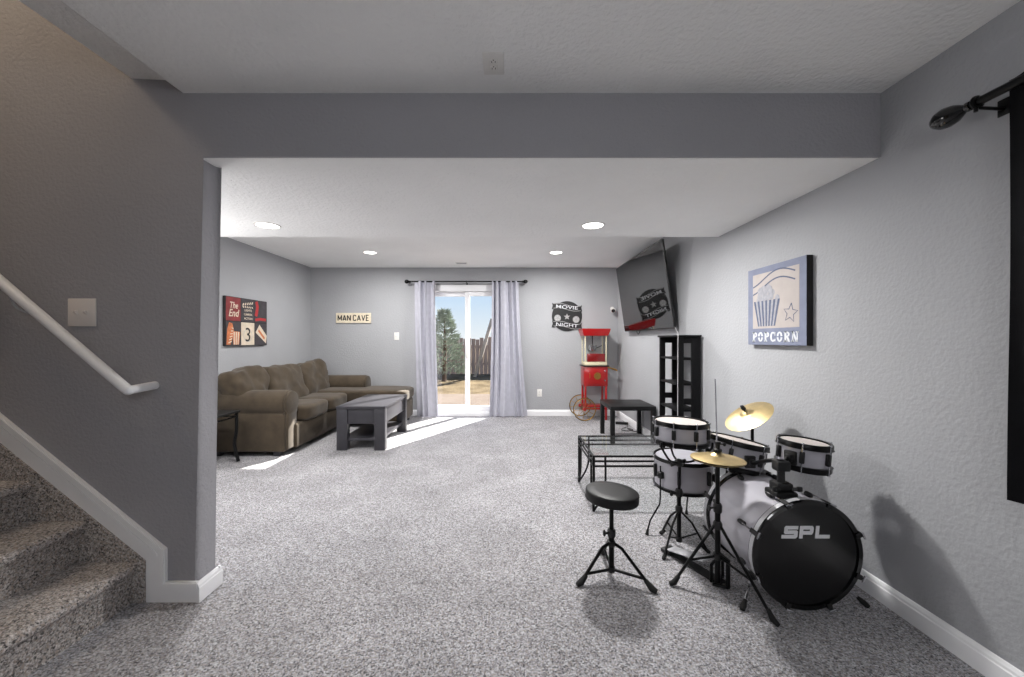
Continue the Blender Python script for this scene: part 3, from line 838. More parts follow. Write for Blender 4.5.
# ================================================================== TELEVISION
tv = thing('television', 'large flat black television tilted down on the right wall', 'television', (1.7, 4.79, 1.85))
ya, yb_ = 3.945, 5.635
top, bot = Vector((1.586, 0, 2.30)), Vector((1.718, 0, 1.371))
vdir = (top-bot).normalized(); hgt = (top-bot).length
nrm = Vector((-vdir.z, 0, vdir.x)).normalized()        # towards the room
if nrm.x > 0: nrm = -nrm
fr = frame(((top.x+bot.x)/2, (ya+yb_)/2, (top.z+bot.z)/2), -UY, vdir, nrm)
L2, H2 = (yb_-ya)/2, hgt/2
w = MB(); w.box(-L2, L2, -H2, H2, -.022, .0, .003, 2, fr); w.build('bezel', M['black_plastic'], tv, world=True)
w = MB(); w.box(-L2+.008, L2-.008, -H2+.014, H2-.008, .0, .0012, mx=fr); w.build('screen', M['screen'], tv, world=True, smooth=False)
w = MB(); w.box(-L2*.8, L2*.8, -H2*.55, H2*.35, -.045, -.022, .010, 3, fr); w.build('rear_housing', M['black_plastic'], tv, world=True)
w = MB(); w.box(-.22, .22, -.1, .2, -.052, -.045, .003, 1, fr)
pc = fr @ Vector((0, .1, -.05))
w.box(XR-.012, XR, 4.6, 5.0, 1.70, 2.0, .003)
w.tube([pc, (XR-.01, 4.79, pc.z+.02)], .022, 8)
w.build('wall_mount', M['black_metal'], tv, world=True)
p0 = fr @ Vector((-.38, -H2+.01, -.02))
w = MB(); w.tube([p0, p0+Vector((0, -.03, -.045)), p0+Vector((-.005, -.09, -.055)), p0+Vector((0, -.14, -.01)), p0+Vector((0, -.15, .02))], .0045, 6, smooth_n=5)
w.build('cable_loop', M['black_plastic'], tv, world=True)
w = MB(); p1 = fr @ Vector((L2-.06, -H2+.02, -.03))
w.tube([p1, (1.60, 3.60, 1.315), (1.55, 3.482, 1.30), (1.546, 3.478, 1.2), (1.545, 3.479, .6), (1.546, 3.478, .1), (1.56, 3.45, .008)], .0032, 6, smooth_n=6)
w.build('cord_and_lit_edge', M['vent_grey'], tv, world=True)  # cord; its run down the shelf corner draws the post's edge highlight

# ================================================================== POPCORN CART
pc = thing('popcorn_machine', 'red popcorn cart with glass cabinet and spoked wheels in the far corner', 'popcorn machine', (1.355, 6.03, 0))
RP = M['red_paint']
x0, x1, y0, y1 = 1.165, 1.535, 5.90, 6.18
def pp(w, name, m, parent=None, **k): return w.build(name, m, parent or pc, world=True, **k)
# lower cabinet of the cart
w = MB(); w.box(x0, x1, y0, y1, .53, .835, .008); lc = pp(w, 'cart_cabinet', RP)
w = MB(); w.box(x0+.045, x1-.045, y0-.012, y0, .56, .805, .006); dr = pp(w, 'cabinet_door', RP)
w = MB(); w.tube([(x0+.085, y0-.016, .66), (x0+.085, y0-.03, .67), (x0+.085, y0-.03, .72), (x0+.085, y0-.016, .73)], .005, 8); w.build('door_handle', M['gold_metal'], dr, world=True)
w = MB(); w.prism(ring_poly(.055, 28), 0, .002, far_frame((x0+x1)/2+.02, .69, y0-.012)); w.build('medallion', M['gold_metal'], dr, world=True)
for z in (.62, .77):
    w = MB(); w.box(x1-.06, x1-.035, y0-.016, y0-.011, z-.012, z+.012, .002); w.build('hinge', M['chrome'], dr, world=True)
w = MB(); w.box(x0-.02, x1+.02, y0-.02, y1+.01, .835, .852, .004); pp(w, 'cart_top', M['black_plastic'])
for x in (x0+.025, x1-.025):
    for y in (y0+.02, y1-.02):
        if x > 1.3:
            w = MB(); w.box(x-.014, x+.014, y-.014, y+.014, .0, .53, .003); lg = pp(w, 'leg', RP)
        else:
            w = MB(); w.box(x-.014, x+.014, y-.014, y+.014, .175, .53, .003); lg = pp(w, 'leg', RP)
w = MB(); w.box(x0+.01, x1-.01, y0+.03, y1-.03, .20, .225, .004); pp(w, 'lower_shelf', RP)
w = MB(); w.box(x0-.03, x1-.03, y0+.012, y0+.028, .165, .19, .003); pp(w, 'axle_rail', RP)
w = MB(); w.box(x0-.03, x1-.03, y1-.028, y1-.012, .165, .19, .003); pp(w, 'axle_rail', RP)
w = MB(); w.tube([(x0+.0, y0-.055, .178), (x0+.0, y1+.055, .178)], .008, 10); pp(w, 'axle', M['black_metal'])
for y in (y0-.045, y1+.045):
    c_ = frame((x0, y, .178), UX, UZ, -UY)
    w = MB(); w.torus(c_, .167, .006, 44, 8); wh = pp(w, 'wheel', M['gold_metal'])
    w = MB(); w.torus(c_, .174, .004, 44, 6); w.build('tyre', M['rubber'], wh, world=True)
    w = MB()
    for k in range(10):
        a = 2*pi*k/10+.15; w.tube([c_ @ Vector((.02*cos(a), .02*sin(a), 0)), c_ @ Vector((.16*cos(a), .16*sin(a), 0))], .0032, 6)
    w.build('spoke', M['gold_metal'], wh, world=True)
    w = MB(); w.lathe([(0, -.016), (.022, -.016), (.026, 0), (.022, .016), (0, .016)], 16, c_); w.build('hub', RP, wh, world=True)
w = MB(); w.tube([(x1+.005, y0+.03, .815), (x1+.10, y0+.02, .80), (x1+.145, y0+.02, .775)], .009, 8, smooth_n=4); w.tube([(x1+.005, y1-.03, .815), (x1+.10, y1-.04, .80), (x1+.145, y1-.04, .775)], .009, 8, smooth_n=4)
w.tube([(x1+.14, y0+.005, .777), (x1+.14, y1-.025, .777)], .012, 10); pp(w, 'push_handle', M['gold_metal'])
# popper cabinet
w = MB(); w.box(x0+.01, x1-.01, y0+.005, y1-.01, .852, .90, .006); pp(w, 'popper_base', M['cream_metal'])
w = MB()
for x in (x0+.022, x1-.022):
    for y in (y0+.018, y1-.022): w.box(x-.008, x+.008, y-.008, y+.008, .90, 1.315, .002)
w.build('corner_post', M['cream_metal'], pc, world=True)
w = MB(); w.box(x0+.03, x1-.03, y0+.014, y0+.018, .90, 1.315); w.box(x0+.018, x0+.022, y0+.03, y1-.03, .90, 1.315); w.box(x1-.022, x1-.018, y0+.03, y1-.03, .90, 1.315)
pp(w, 'cabinet_glass', M['glass'], smooth=False)
w = MB(); w.box(x0+.05, x1-.04, y0+.02, y0+.03, .91, 1.035, .003); pp(w, 'red_panel', M['red_dark'])
w = MB(); w.box(x0+.034, x1-.034, y1-.03, y1-.022, .90, 1.315); pp(w, 'rear_panel', M['vent_grey'])
w = MB(); w.lathe([(0, 0), (.05, 0), (.062, .02), (.066, .085), (.07, .09), (0, .092)], 24, Matrix.Translation(((x0+x1)/2-.02, (y0+y1)/2+.02, 1.075)))
kt = pp(w, 'kettle', M['kettle_steel'])
w = MB(); w.tube([((x0+x1)/2-.02, (y0+y1)/2+.02, 1.165), ((x0+x1)/2-.02, (y0+y1)/2+.02, 1.32)], .008, 8); w.tube([((x0+x1)/2+.04, (y0+y1)/2, 1.12), (x1-.06, (y0+y1)/2, 1.16)], .006, 8)
w.build('hanger', M['black_metal'], kt, world=True)
w = MB(); mx = frame((0, 0, 0), UX, UY, UZ)
a, b = [(x0-.004, y0-.006), (x1+.004, y0-.006), (x1+.004, y1), (x0-.004, y1)], [(x0-.03, y0-.03), (x1+.035, y0-.03), (x1+.035, y1+.02), (x0-.03, y1+.02)]
vs = w._add([(p[0], p[1], 1.315) for p in a]+[(p[0], p[1], 1.405) for p in b]+[(p[0], p[1], 1.425) for p in b],
            [(3, 2, 1, 0), (8, 9, 10, 11)]+[(i, (i+1) % 4, 4+(i+1) % 4, 4+i) for i in range(4)]+[(4+i, 4+(i+1) % 4, 8+(i+1) % 4, 8+i) for i in range(4)])
pp(w, 'canopy', RP, angle=20)

# security camera
t = thing('security_camera', 'small white security camera with black lens in the far corner', 'camera', (1.70, YF, 1.735))
w = MB(); w.lathe([(0, 0), (.03, 0), (.03, .008), (.012, .014), (.012, .03), (0, .03)], 18, axis_frame((1.70, YF, 1.765), (0, -1, 0))); w.tube([(1.70, YF-.03, 1.765), (1.70, YF-.06, 1.745)], .01, 10); w.build('mount', M['plastic_white'], t, world=True)
ax = Vector((-.28, -.9, -.25)).normalized()
w = MB(); w.lathe([(0, 0), (.03, 0), (.038, .008), (.04, .06), (.036, .078), (.03, .08), (0, .08)], 22, axis_frame((1.712, YF-.035, 1.74), ax)); w.build('housing', M['plastic_white'], t, world=True)
w = MB(); w.lathe([(0, 0), (.031, 0), (.03, .003), (.012, .004), (0, .002)], 22, axis_frame(Vector((1.712, YF-.035, 1.74))+ax*.0795, ax)); w.build('lens', M['black_gloss'], t, world=True)

# power adapter and its cord on the carpet
w = MB(); w.box(-.11, .07, -.03, .03, 0, .035, .006, 2, Matrix.Translation((1.69, 5.62, 0)) @ Matrix.Rotation(R(-18), 4, 'Z'))
a_ = w.build('power_strip', M['black_plastic']); tag(a_, 'black power strip lying by the baseboard behind the black side table', 'power strip')
w = MB(); w.tube([(1.73, 5.58, .012), (1.70, 5.45, .006), (1.60, 5.35, .006), (1.56, 5.25, .006), (1.63, 5.2, .006), (1.72, 5.27, .006), (1.66, 5.33, .008), (1.70, 5.18, .006), (1.772, 5.17, .006)], .005, 6, smooth_n=6)
a_ = w.build('cord', M['black_plastic']); tag(a_, 'thin black cord coiled on the carpet behind the black side table', 'cord')

# ================================================================== DRUMS
BM_ = M['black_metal']
def drum(t, mx, r, h, lugs, rot=0.0, shell='drum_wrap', hoop='black_metal', bottom=True, head='drum_head', hoop_h=.022):
    """shell, heads, hoops and lugs of a drum whose top is at local z=0"""
    e = .012
    MB().lathe([(r, -h+.012), (r, -.012), (r-.006, -.012), (r-.006, -h+.012)], 48, mx, closed=True).build('shell', M[shell], t, world=True)
    MB().lathe([(0, -.004), (r-.004, -.004), (r+.002, -.012), (r+.002, -.018), (0, -.012)], 48, mx).build('drum_head', M[head], t, world=True)
    hp = [(r-.001, .002), (r+.008, .004), (r+e, -.002), (r+e, -hoop_h), (r+e+.004, -hoop_h-.003), (r+.003, -hoop_h-.003), (r+.003, -.004)]
    MB().lathe(hp, 48, mx, closed=True).build('hoop', M[hoop], t, world=True)
    if bottom:
        mb_ = mx @ Matrix.Translation((0, 0, -h)) @ Matrix.Rotation(pi, 4, 'X')
        MB().lathe(hp, 48, mb_, closed=True).build('hoop', M[hoop], t, world=True)
        MB().lathe([(0, -.004), (r-.004, -.004), (r+.002, -.012), (r+.002, -.018), (0, -.012)], 48, mb_).build('drum_head', M[head], t, world=True)
    for k in range(lugs):
        a = 2*pi*k/lugs+rot
        lf = mx @ Matrix.Rotation(a, 4, 'Z') @ Matrix.Translation((r, 0, 0))
        w = MB(); w.box(-.002, .018, -.011, .011, -h*.5-h*.2, -h*.5+h*.24, .006, 2, lf)
        lg = w.build('lug', M['black_plastic'], t, world=True)
        w = MB(); w.tube([(.013, 0, .006), (.013, 0, -h-.006)], .0032, 6, lf); w.box(.007, .02, -.006, .006, .0, .008, .002, 1, lf); w.box(.007, .02, -.006, .006, -h-.008, -h, .002, 1, lf)
        w.build('tension_rod', M['chrome'], lg, world=True)

# ---- bass drum
bx_, byf, byb, br = 1.383, 1.753, 2.205, .2405
bz = .2575
bd = thing('bass_drum', 'large silver bass drum with a black front head lettered SPL', 'drum', (bx_, (byf+byb)/2, 0))
ff = frame((bx_, byf, bz), UX, UZ, -UY)               # local z towards the camera
MB().lathe([(br, -(byb-byf)+.03), (br, -.03), (br-.007, -.03), (br-.007, -(byb-byf)+.03)], 64, ff, closed=True).build('shell', M['drum_wrap'], bd, world=True)
for z0, nm in ((0, 'front'), (-(byb-byf)+.042, 'rear')):
    w = MB(); w.lathe([(br-.006, z0-.002), (br+.010, z0), (br+.0155, z0-.004), (br+.0155, z0-.038), (br+.010, z0-.042), (br-.001, z0-.042)], 64, ff, closed=True)
    ho = w.build('hoop', M['black_gloss'], bd, world=True)
    w = MB(); w.lathe([(br+.0150, z0-.012), (br+.0164, z0-.0095), (br+.0164, z0-.0345), (br+.0150, z0-.035)], 64, ff, closed=True); w.build('hoop_inlay', M['hoop_inlay'], ho, world=True)
w = MB(); w.lathe([(0, -.012), (br-.02, -.012), (br-.006, -.010), (br-.002, -.02), (0, -.02)], 64, ff); fh = w.build('front_head', M['bass_head'], bd, world=True)
w = MB(); w.lathe([(0, -.012), (br-.004, -.012), (br-.002, -.02), (0, -.02)], 64, frame((bx_, byb, bz), -UX, UZ, UY)); w.build('rear_head', M['drum_head'], bd, world=True)
# SPL lettering: blocky wide letters
lf = ff @ Matrix.Translation((-.003, .104, -.0118))
W_, H_, T_ = .064, .058, .0165
sh = .10
def q(pts, ox): return [(ox+x+sh*y, y-H_/2) for x, y in pts]
w = MB()
w.prism(q([(-.010, 0), (W_-.008, 0), (W_, .008), (W_, H_/2+T_/2-.004), (W_-.006, H_/2+T_/2), (T_, H_/2+T_/2), (T_, H_-T_), (W_, H_-T_), (W_, H_), (.006, H_), (0, H_-.008), (0, H_/2-T_/2+.004), (.006, H_/2-T_/2), (W_-T_, H_/2-T_/2), (W_-T_, T_), (-.010, T_)], -.106), 0, .0012, lf)
w.prism(q([(0, 0), (T_, 0), (T_, H_), (0, H_)], -.034), 0, .0012, lf)
w.prism(q([(T_, H_-T_), (W_-T_, H_-T_), (W_-T_, H_/2+T_/2-.003), (T_, H_/2+T_/2-.003), (T_, H_/2-T_/2-.003), (W_-.006, H_/2-T_/2-.003), (W_, H_/2), (W_, H_-.008), (W_-.006, H_), (T_, H_)], -.034), 0, .0012, lf)
w.prism(q([(0, 0), (W_+.004, 0), (W_+.004, T_), (T_, T_), (T_, H_), (0, H_)], .040), 0, .0012, lf)
w.build('lettering', M['logo_white'], fh, world=True, smooth=False)
for k in range(8):
    a = 2*pi*k/8+R(22.5)
    rf = ff @ Matrix.Rotation(a, 4, 'Z') @ Matrix.Translation((br, 0, 0))
    w = MB(); w.box(-.004, .024, -.011, .011, .001, .006, .002, 1, rf); w.box(.0165, .024, -.011, .011, -.045, .005, .002, 1, rf)
    cl = w.build('claw', M['black_plastic'], bd, world=True)
    w = MB(); w.tube([(.020, 0, .012), (.020, 0, -.115)], .0035, 6, rf); w.tube([(.020, -.016, .014), (.020, .016, .014)], .0042, 6, rf); w.build('tension_rod', M['chrome'], cl, world=True)
    w = MB(); w.pillow((.012, 0, -.125), (.026, .022, .046), rf, n=4, wr=0, power=3); w.build('lug', M['black_plastic'], bd, world=True)
    rf2 = frame((bx_, byb, bz), -UX, UZ, UY) @ Matrix.Rotation(a, 4, 'Z') @ Matrix.Translation((br, 0, 0))
    w = MB(); w.box(-.004, .024, -.011, .011, .001, .006, .002, 1, rf2); w.box(.0165, .024, -.011, .011, -.045, .005, .002, 1, rf2)
    w.tube([(.020, -.016, .014), (.020, .016, .014)], .0042, 6, rf2); w.build('claw', M['black_plastic'], bd, world=True)
    w = MB(); w.pillow((.012, 0, -.095), (.026, .022, .046), rf2, n=4, wr=0, power=3); w.build('lug', M['black_plastic'], bd, world=True)
for s, foot in ((-1, (1.088, 1.765)), (1, (1.672, 1.785))):
    a = R(-90+s*52)
    p0 = Vector((bx_+br*cos(a), 1.86, bz+br*sin(a))); p1 = Vector((foot[0], foot[1], .015))
    w = MB(); w.tube([p0+(p0-p1)*.25, p1], .0055, 8); sp_ = w.build('spur', M['chrome'], bd, world=True)
    w = MB(); d = (p1-p0).normalized(); w.tube([p1-d*.035, p1-d*.005, p1+d*.016], [.008, .013, .010], 10); w.build('rubber_foot', M['rubber'], sp_, world=True)
    w = MB(); w.pillow(p0+Vector((0, 0, .0)), (.05, .05, .05), n=4, wr=0, power=3); w.build('spur_bracket', M['black_plastic'], bd, world=True)
# tom mount on the top of the shell
mxx, myy, mz = 1.335, 1.865, bz+br
th = MB(); th.box(mxx-.055, mxx+.055, myy-.045, myy+.045, mz-.012, mz+.022, .010, 2); th.box(mxx-.04, mxx+.04, myy-.032, myy+.032, mz+.02, mz+.06, .008, 2)
th.tube([(mxx, myy, mz+.02), (mxx, myy, mz+.165)], .017, 12); th.box(mxx-.032, mxx+.032, myy-.026, myy+.026, mz+.115, mz+.165, .008, 2)
for s in (-1, 1):
    th.tube([(mxx+s*.03, myy-.03, mz+.035), (mxx+s*.065, myy-.045, mz+.04)], .009, 8)
    th.box(mxx+s*.058-.012, mxx+s*.058+.012, myy-.05, myy-.036, mz+.028, mz+.052, .004)
tom_holder = th.build('tom_holder', M['black_plastic'], bd, world=True)

# ---- toms
def tom(label, cx, cy, zt_, r, h, n, lugs, rot):
    t = thing('rack_tom', label, 'drum', (cx, cy, zt_-h), 0, 'rack toms on the bass drum')
    mx = axis_frame((cx, cy, zt_), n)
    drum(t, mx, r, h, lugs, rot)
    d = Vector((mxx, myy, 0))-Vector((cx, cy, 0)); d.normalize()
    c0 = mx @ Vector((0, 0, -h*.52)); sidep = c0+d*(r+.004)
    w = MB(); f2 = axis_frame(sidep, d); w.box(-.028, .028, -.034, .034, -.006, .014, .006, 2, f2); w.box(-.016, .016, -.018, .018, .012, .034, .005, 2, f2)
    w.build('mount_bracket', M['black_plastic'], t, world=True)
    w = MB(); w.tube([sidep+d*.03, (mxx+(sidep.x-mxx)*.25, myy+(sidep.y-myy)*.25, mz+.145), (mxx, myy, mz+.143)], .0105, 10, smooth_n=4)
    w.build('tom_arm', BM_, bd, world=True)
    return t
tom('left rack tom, larger and tilted to the right, mounted over the bass drum', 1.367, 2.27, .658, .150, .16, Vector((.20, .03, 1)), 6, .2)
tom('right rack tom, smaller and nearly level, mounted over the bass drum beside the wall', 1.518, 1.955, .735, .107, .135, Vector((.07, .0, 1)), 6, R(-100))

# ---- snare and its stand
sn = thing('snare_drum', 'silver snare drum with white head on the tripod snare stand', 'drum', (1.03, 2.29, .63))
mx = axis_frame((1.033, 2.29, .767), Vector((.02, .02, 1)))
drum(sn, mx, .145, .130, 8, R(-90+8), hoop_h=.02)
w = MB(); w.box(-.02, .02, -.001, .002, -.012, .012, .001, 1, mx @ frame((.145*cos(R(-55)), .145*sin(R(-55)), -.06), (-sin(R(-55)), cos(R(-55)), 0), (0, 0, 1), (cos(R(-55)), sin(R(-55)), 0)) @ frame((0, 0, 0), (1, 0, 0), (0, 0, -1), (0, 1, 0)))
w.build('badge', M['ink_black'], sn, world=True)
w = MB(); w.box(.145, .166, -.022, .022, -.098, -.045, .005, 2, mx @ Matrix.Rotation(R(-118), 4, 'Z')); w.build('strainer', M['black_plastic'], sn, world=True)
ss = thing('snare_stand', 'black tripod stand with basket arms holding the snare drum', 'drum stand', (1.02, 2.28, 0))
cxs, cys = 1.022, 2.285
w = MB(); w.tube([(cxs, cys, .045), (cxs, cys, .34)], .0125, 12); w.tube([(cxs, cys, .3), (cxs+.004, cys, .50)], .009, 12); w.build('tube', BM_, ss, world=True)
w = MB(); w.lathe([(0, .0), (.02, 0), (.022, .01), (.022, .03), (.018, .042), (0, .042)], 14, Matrix.Translation((cxs, cys, .315))); w.tube([(cxs-.02, cys-.005, .335), (cxs-.045, cys-.012, .335)], .006, 8); w.ball((cxs-.05, cys-.013, .335), .012, (1, .5, 1.3)); w.build('clamp', M['black_plastic'], ss, world=True)
w = MB(); w.ball((cxs, cys, .515), .028, (1, 1, .9)); w.tube([(cxs-.05, cys, .5), (cxs+.04, cys+.0, .53)], .01, 8); w.build('basket_hub', M['black_plastic'], ss, world=True)
for k in range(3):
    a = R(-90+60+120*k)
    e = Vector((cos(a), sin(a), 0))
    b0 = Vector((cxs, cys, .52)); b1 = Vector((1.033, 2.29, .628))+e*.157
    w = MB(); w.tube([b0+e*.02, b0+e*.085+Vector((0, 0, .022)), b1+Vector((0, 0, -.018)), b1+e*.012+Vector((0, 0, .002)), b1+e*.014+Vector((0, 0, .03))], .0065, 8, smooth_n=4)
    w.build('basket_arm', BM_, ss, world=True)
for fx, fy in ((.98, 2.445), (1.168, 2.232), (.885, 2.168)):
    d = Vector((fx-cxs, fy-cys, 0))
    w = MB(); w.tube([(cxs, cys, .235), (cxs+d.x*.45, cys+d.y*.45, .165), (fx, fy, .012)], .0065, 8); w.tube([(cxs, cys, .06), (cxs+d.x*.62, cys+d.y*.62, .106)], .005, 8)
    lg = w.build('leg', BM_, ss, world=True)
    w = MB(); dn = d.normalized(); p = Vector((fx, fy, .012)); w.tube([p-dn*.035+Vector((0, 0, .03)), p, p+dn*.012+Vector((0, 0, -.004))], [.008, .012, .008], 10); w.build('rubber_foot', M['rubber'], lg, world=True)
w = MB(); w.lathe([(0, 0), (.019, 0), (.021, .012), (.021, .03), (.016, .04), (0, .04)], 14, Matrix.Translation((cxs, cys, .218))); w.lathe([(0, 0), (.016, 0), (.018, .008), (.018, .03), (0, .03)], 14, Matrix.Translation((cxs, cys, .042))); w.build('collar', M['black_plastic'], ss, world=True)

# ---- floor tom
ft = thing('floor_tom', 'silver floor tom on three bent legs behind the snare stand', 'drum', (1.17, 2.55, 0))
mx = axis_frame((1.170, 2.55, .476), Vector((0, 0, 1)))
drum(ft, mx, .178, .20, 6, R(-62), hoop_h=.014, head='drum_head_grey')
for ang, fx, fy in ((200, .885, 2.44), (55, 1.275, 2.73), (-40, 1.36, 2.36)):
    a = R(ang); p = Vector((1.17+.192*cos(a), 2.55+.192*sin(a), .43))
    f_ = Vector((fx, fy, .01)); kx = Vector((p.x*.75+fx*.25, p.y*.75+fy*.25, .17))
    w = MB(); w.tube([p, Vector((p.x, p.y, .23)), (p.x+(fx-p.x)*.05, p.y+(fy-p.y)*.05, .18), (fx-(fx-p.x)*.25, fy-(fy-p.y)*.25, .09), (fx, fy, .012)], .0055, 8); lg = w.build('leg', BM_, ft, world=True)
    w = MB(); w.tube([(fx-(fx-p.x)*.08, fy-(fy-p.y)*.08, .035), (fx, fy, .003)], [.007, .011], 10); w.build('rubber_foot', M['rubber'], lg, world=True)
    w = MB(); w.box(-.006, .026, -.017, .017, -.022, .022, .006, 2, Matrix.Translation((1.17+.178*cos(a), 2.55+.178*sin(a), .37)) @ Matrix.Rotation(a, 4, 'Z')); w.tube([(1.17+.2*cos(a), 2.55+.2*sin(a), .37), (1.17+.24*cos(a), 2.55+.24*sin(a), .37)], .005, 8)
    w.build('leg_bracket', M['black_plastic'], ft, world=True)

# ---- cymbals
def cymbal_prof(r, bell=.035, bh=.02, bow=.028, th_=.0014):
    up = [(.006, bow+bh), (bell*.5, bow+bh*.86), (bell*.85, bow+bh*.4), (bell, bow)]+[(bell+(r-bell)*k/8, bow*(1-(k/8)**1.5)) for k in range(1, 9)]
    return up+[(q_[0], q_[1]-th_) for q_ in up[::-1]]
hx, hy = 1.065, 1.94
hh = thing('hi_hat', 'hi-hat stand with brass cymbals and foot pedal between snare and bass drum', 'hi-hat', (hx, hy, 0))
zc = .648
m_t = axis_frame((hx, hy, zc), (.03, .03, 1)); w = MB(); w.lathe(cymbal_prof(127e-3, .034, .016, .018), 56, m_t, closed=True); tc_ = w.build('top_cymbal', M['brass'], hh, world=True, angle=60)
m_b = Matrix.Translation((hx, hy, zc-.004)) @ Matrix.Rotation(pi, 4, 'X'); w = MB(); w.lathe(cymbal_prof(127e-3, .034, .014, .016), 56, m_b, closed=True); w.build('bottom_cymbal', M['brass'], hh, world=True, angle=60)
w = MB(); w.tube([(hx, hy, .02), (hx, hy, .40)], .0135, 12); w.tube([(hx, hy, .38), (hx, hy, .618)], .0105, 12); w.lathe([(0, 0), (.03, 0), (.03, .006), (.012, .01), (0, .01)], 16, Matrix.Translation((hx, hy, .612)))
w.build('tube', BM_, hh, world=True)
w = MB(); w.tube([(hx, hy, .60), (hx-.012, hy, 1.055)], .0035, 8); w.build('pull_rod', M['chrome'], hh, world=True)
w = MB(); w.lathe([(0, 0), (.02, 0), (.02, .012), (.010, .016), (.011, .04), (.014, .042), (.014, .052), (0, .052)], 14, Matrix.Translation((hx, hy, zc+.036))); w.tube([(hx, hy, zc+.075), (hx+.028, hy-.008, zc+.075)], .004, 6); w.ball((hx+.03, hy-.009, zc+.075), .009, (1, .5, 1.2)); w.build('clutch', M['black_plastic'], hh, world=True)
w = MB(); w.lathe([(0, 0), (.019, 0), (.021, .01), (.021, .035), (.017, .045), (0, .045)], 14, Matrix.Translation((hx, hy, .375))); w.tube([(hx, hy, .40), (hx-.045, hy-.01, .40)], .0055, 8); w.ball((hx-.048, hy-.01, .40), .012, (.5, 1, 1.3)); w.build('height_clamp', M['black_plastic'], hh, world=True)
w = MB(); w.lathe([(0, 0), (.019, 0), (.022, .01), (.022, .03), (.016, .04), (0, .04)], 14, Matrix.Translation((hx, hy, .29))); w.lathe([(0, 0), (.018, 0), (.02, .01), (.02, .03), (0, .03)], 14, Matrix.Translation((hx, hy, .135))); w.build('collar', M['black_plastic'], hh, world=True)
for fx, fy in ((.837, 1.938), (1.168, 1.672)):
    d = Vector((fx-hx, fy-hy, 0)); dn = d.normalized()
    w = MB(); w.tube([Vector((hx, hy, .31))+dn*.016, (fx, fy, .014)], .0075, 8); w.tube([Vector((hx, hy, .15))+dn*.016, Vector((hx, hy, .31)).lerp(Vector((fx, fy, .014)), .60)], .006, 8)
    lg = w.build('leg', BM_, hh, world=True)
    p = Vector((fx, fy, .014)); w = MB(); w.tube([p-dn*.03+Vector((0, 0, .038)), p-dn*.005+Vector((0, 0, .004)), p+dn*.018+Vector((0, 0, -.004))], [.009, .014, .010], 10); w.build('rubber_foot', M['rubber'], lg, world=True)
# pedal
ph = Vector((.95, 2.235, 0)); pt = Vector((1.085, 1.965, 0)); dv = (pt-ph); pl = dv.length; dv.normalize(); nv = Vector((-dv.y, dv.x, 0))
pf = frame(ph, dv, nv, UZ)
w = MB(); w.box(-.03, pl+.02, -.032, .032, .002, .010, .002, 1, pf); w.box(-.04, .02, -.04, .04, .002, .024, .006, 2, pf); w.build('pedal_plate', M['black_plastic'], hh, world=True)
w = MB(); w.box(.0, pl-.06, -.036, .036, -.004, .004, .003, 2, pf @ Matrix.Translation((0, 0, .028)) @ Matrix.Rotation(R(-13), 4, 'Y')); w.build('footboard', M['hoop_inlay'], hh, world=True)
w = MB(); w.box(pl-.02, pl+.0, -.045, .045, .01, .02, .003, 1, pf); w.tube([pf @ Vector((pl-.01, -.045, .01)), pf @ Vector((pl-.01, -.045, .10)), (hx, hy, .14)], .008, 8); w.tube([pf @ Vector((pl-.01, .045, .01)), pf @ Vector((pl-.01, .045, .10)), (hx, hy, .14)], .008, 8)
w.tube([(1.098, 1.905, .012), (1.098, 1.905, .15), (hx, hy, .17)], .0105, 10); w.tube([(1.10, 1.905, .012), (1.035, 1.935, .012)], .0085, 8); w.build('pedal_yoke', BM_, hh, world=True)

cs = thing('cymbal_stand', 'black straight cymbal stand behind the bass drum', 'drum stand', (1.575, 2.46, 0))
kx_, ky_ = 1.575, 2.46
w = MB(); w.tube([(kx_, ky_, .03), (kx_, ky_, .42)], .0125, 12); w.tube([(kx_, ky_, .40), (kx_, ky_, .715)], .0095, 12); w.build('tube', BM_, cs, world=True)
nC = Vector((-.58, -.05, .81)).normalized()
cC = Vector((1.545, 2.45, .762))
w = MB(); w.lathe([(0, 0), (.016, 0), (.018, .01), (.018, .04), (0, .042)], 14, Matrix.Translation((kx_, ky_, .395))); w.ball((kx_, ky_, .715), .018, (1, 1, 1.1)); w.tube([(kx_, ky_, .715), cC+nC*.06], .006, 8); w.tube([(kx_-.03, ky_, .712), (kx_+.02, ky_, .716)], .007, 8)
w.build('tilter', M['black_plastic'], cs, world=True)
w = MB(); w.lathe([(0, 0), (.012, 0), (.014, .012), (.010, .03), (0, .032)], 12, axis_frame(cC+nC*.052, nC)); w.tube([cC+nC*.075+Vector((-.014, -.01, .006)), cC+nC*.075+Vector((.014, .01, -.006))], .0055, 8); w.build('wing_nut', M['black_plastic'], cs, world=True)
for k in range(3):
    a = R(85+120*k); e = Vector((cos(a), sin(a), 0))
    w = MB(); w.tube([Vector((kx_, ky_, .22))+e*.014, Vector((kx_, ky_, .012))+e*.19], .0065, 8); w.tube([Vector((kx_, ky_, .06))+e*.012, Vector((kx_, ky_, .11))+e*.10], .005, 8); lg = w.build('leg', BM_, cs, world=True)
    w = MB(); p = Vector((kx_, ky_, .012))+e*.19; w.tube([p-e*.02+Vector((0, 0, .022)), p+e*.012+Vector((0, 0, -.004))], [.008, .012], 10); w.build('rubber_foot', M['rubber'], lg, world=True)
cr = thing('crash_cymbal', 'tilted brass crash cymbal on the stand behind the rack toms', 'cymbal', cC)
w = MB(); w.lathe(cymbal_prof(.150, .04, .02, .024), 64, axis_frame(cC, nC), closed=True); w.build('cymbal_disc', M['brass'], cr, world=True, angle=60)

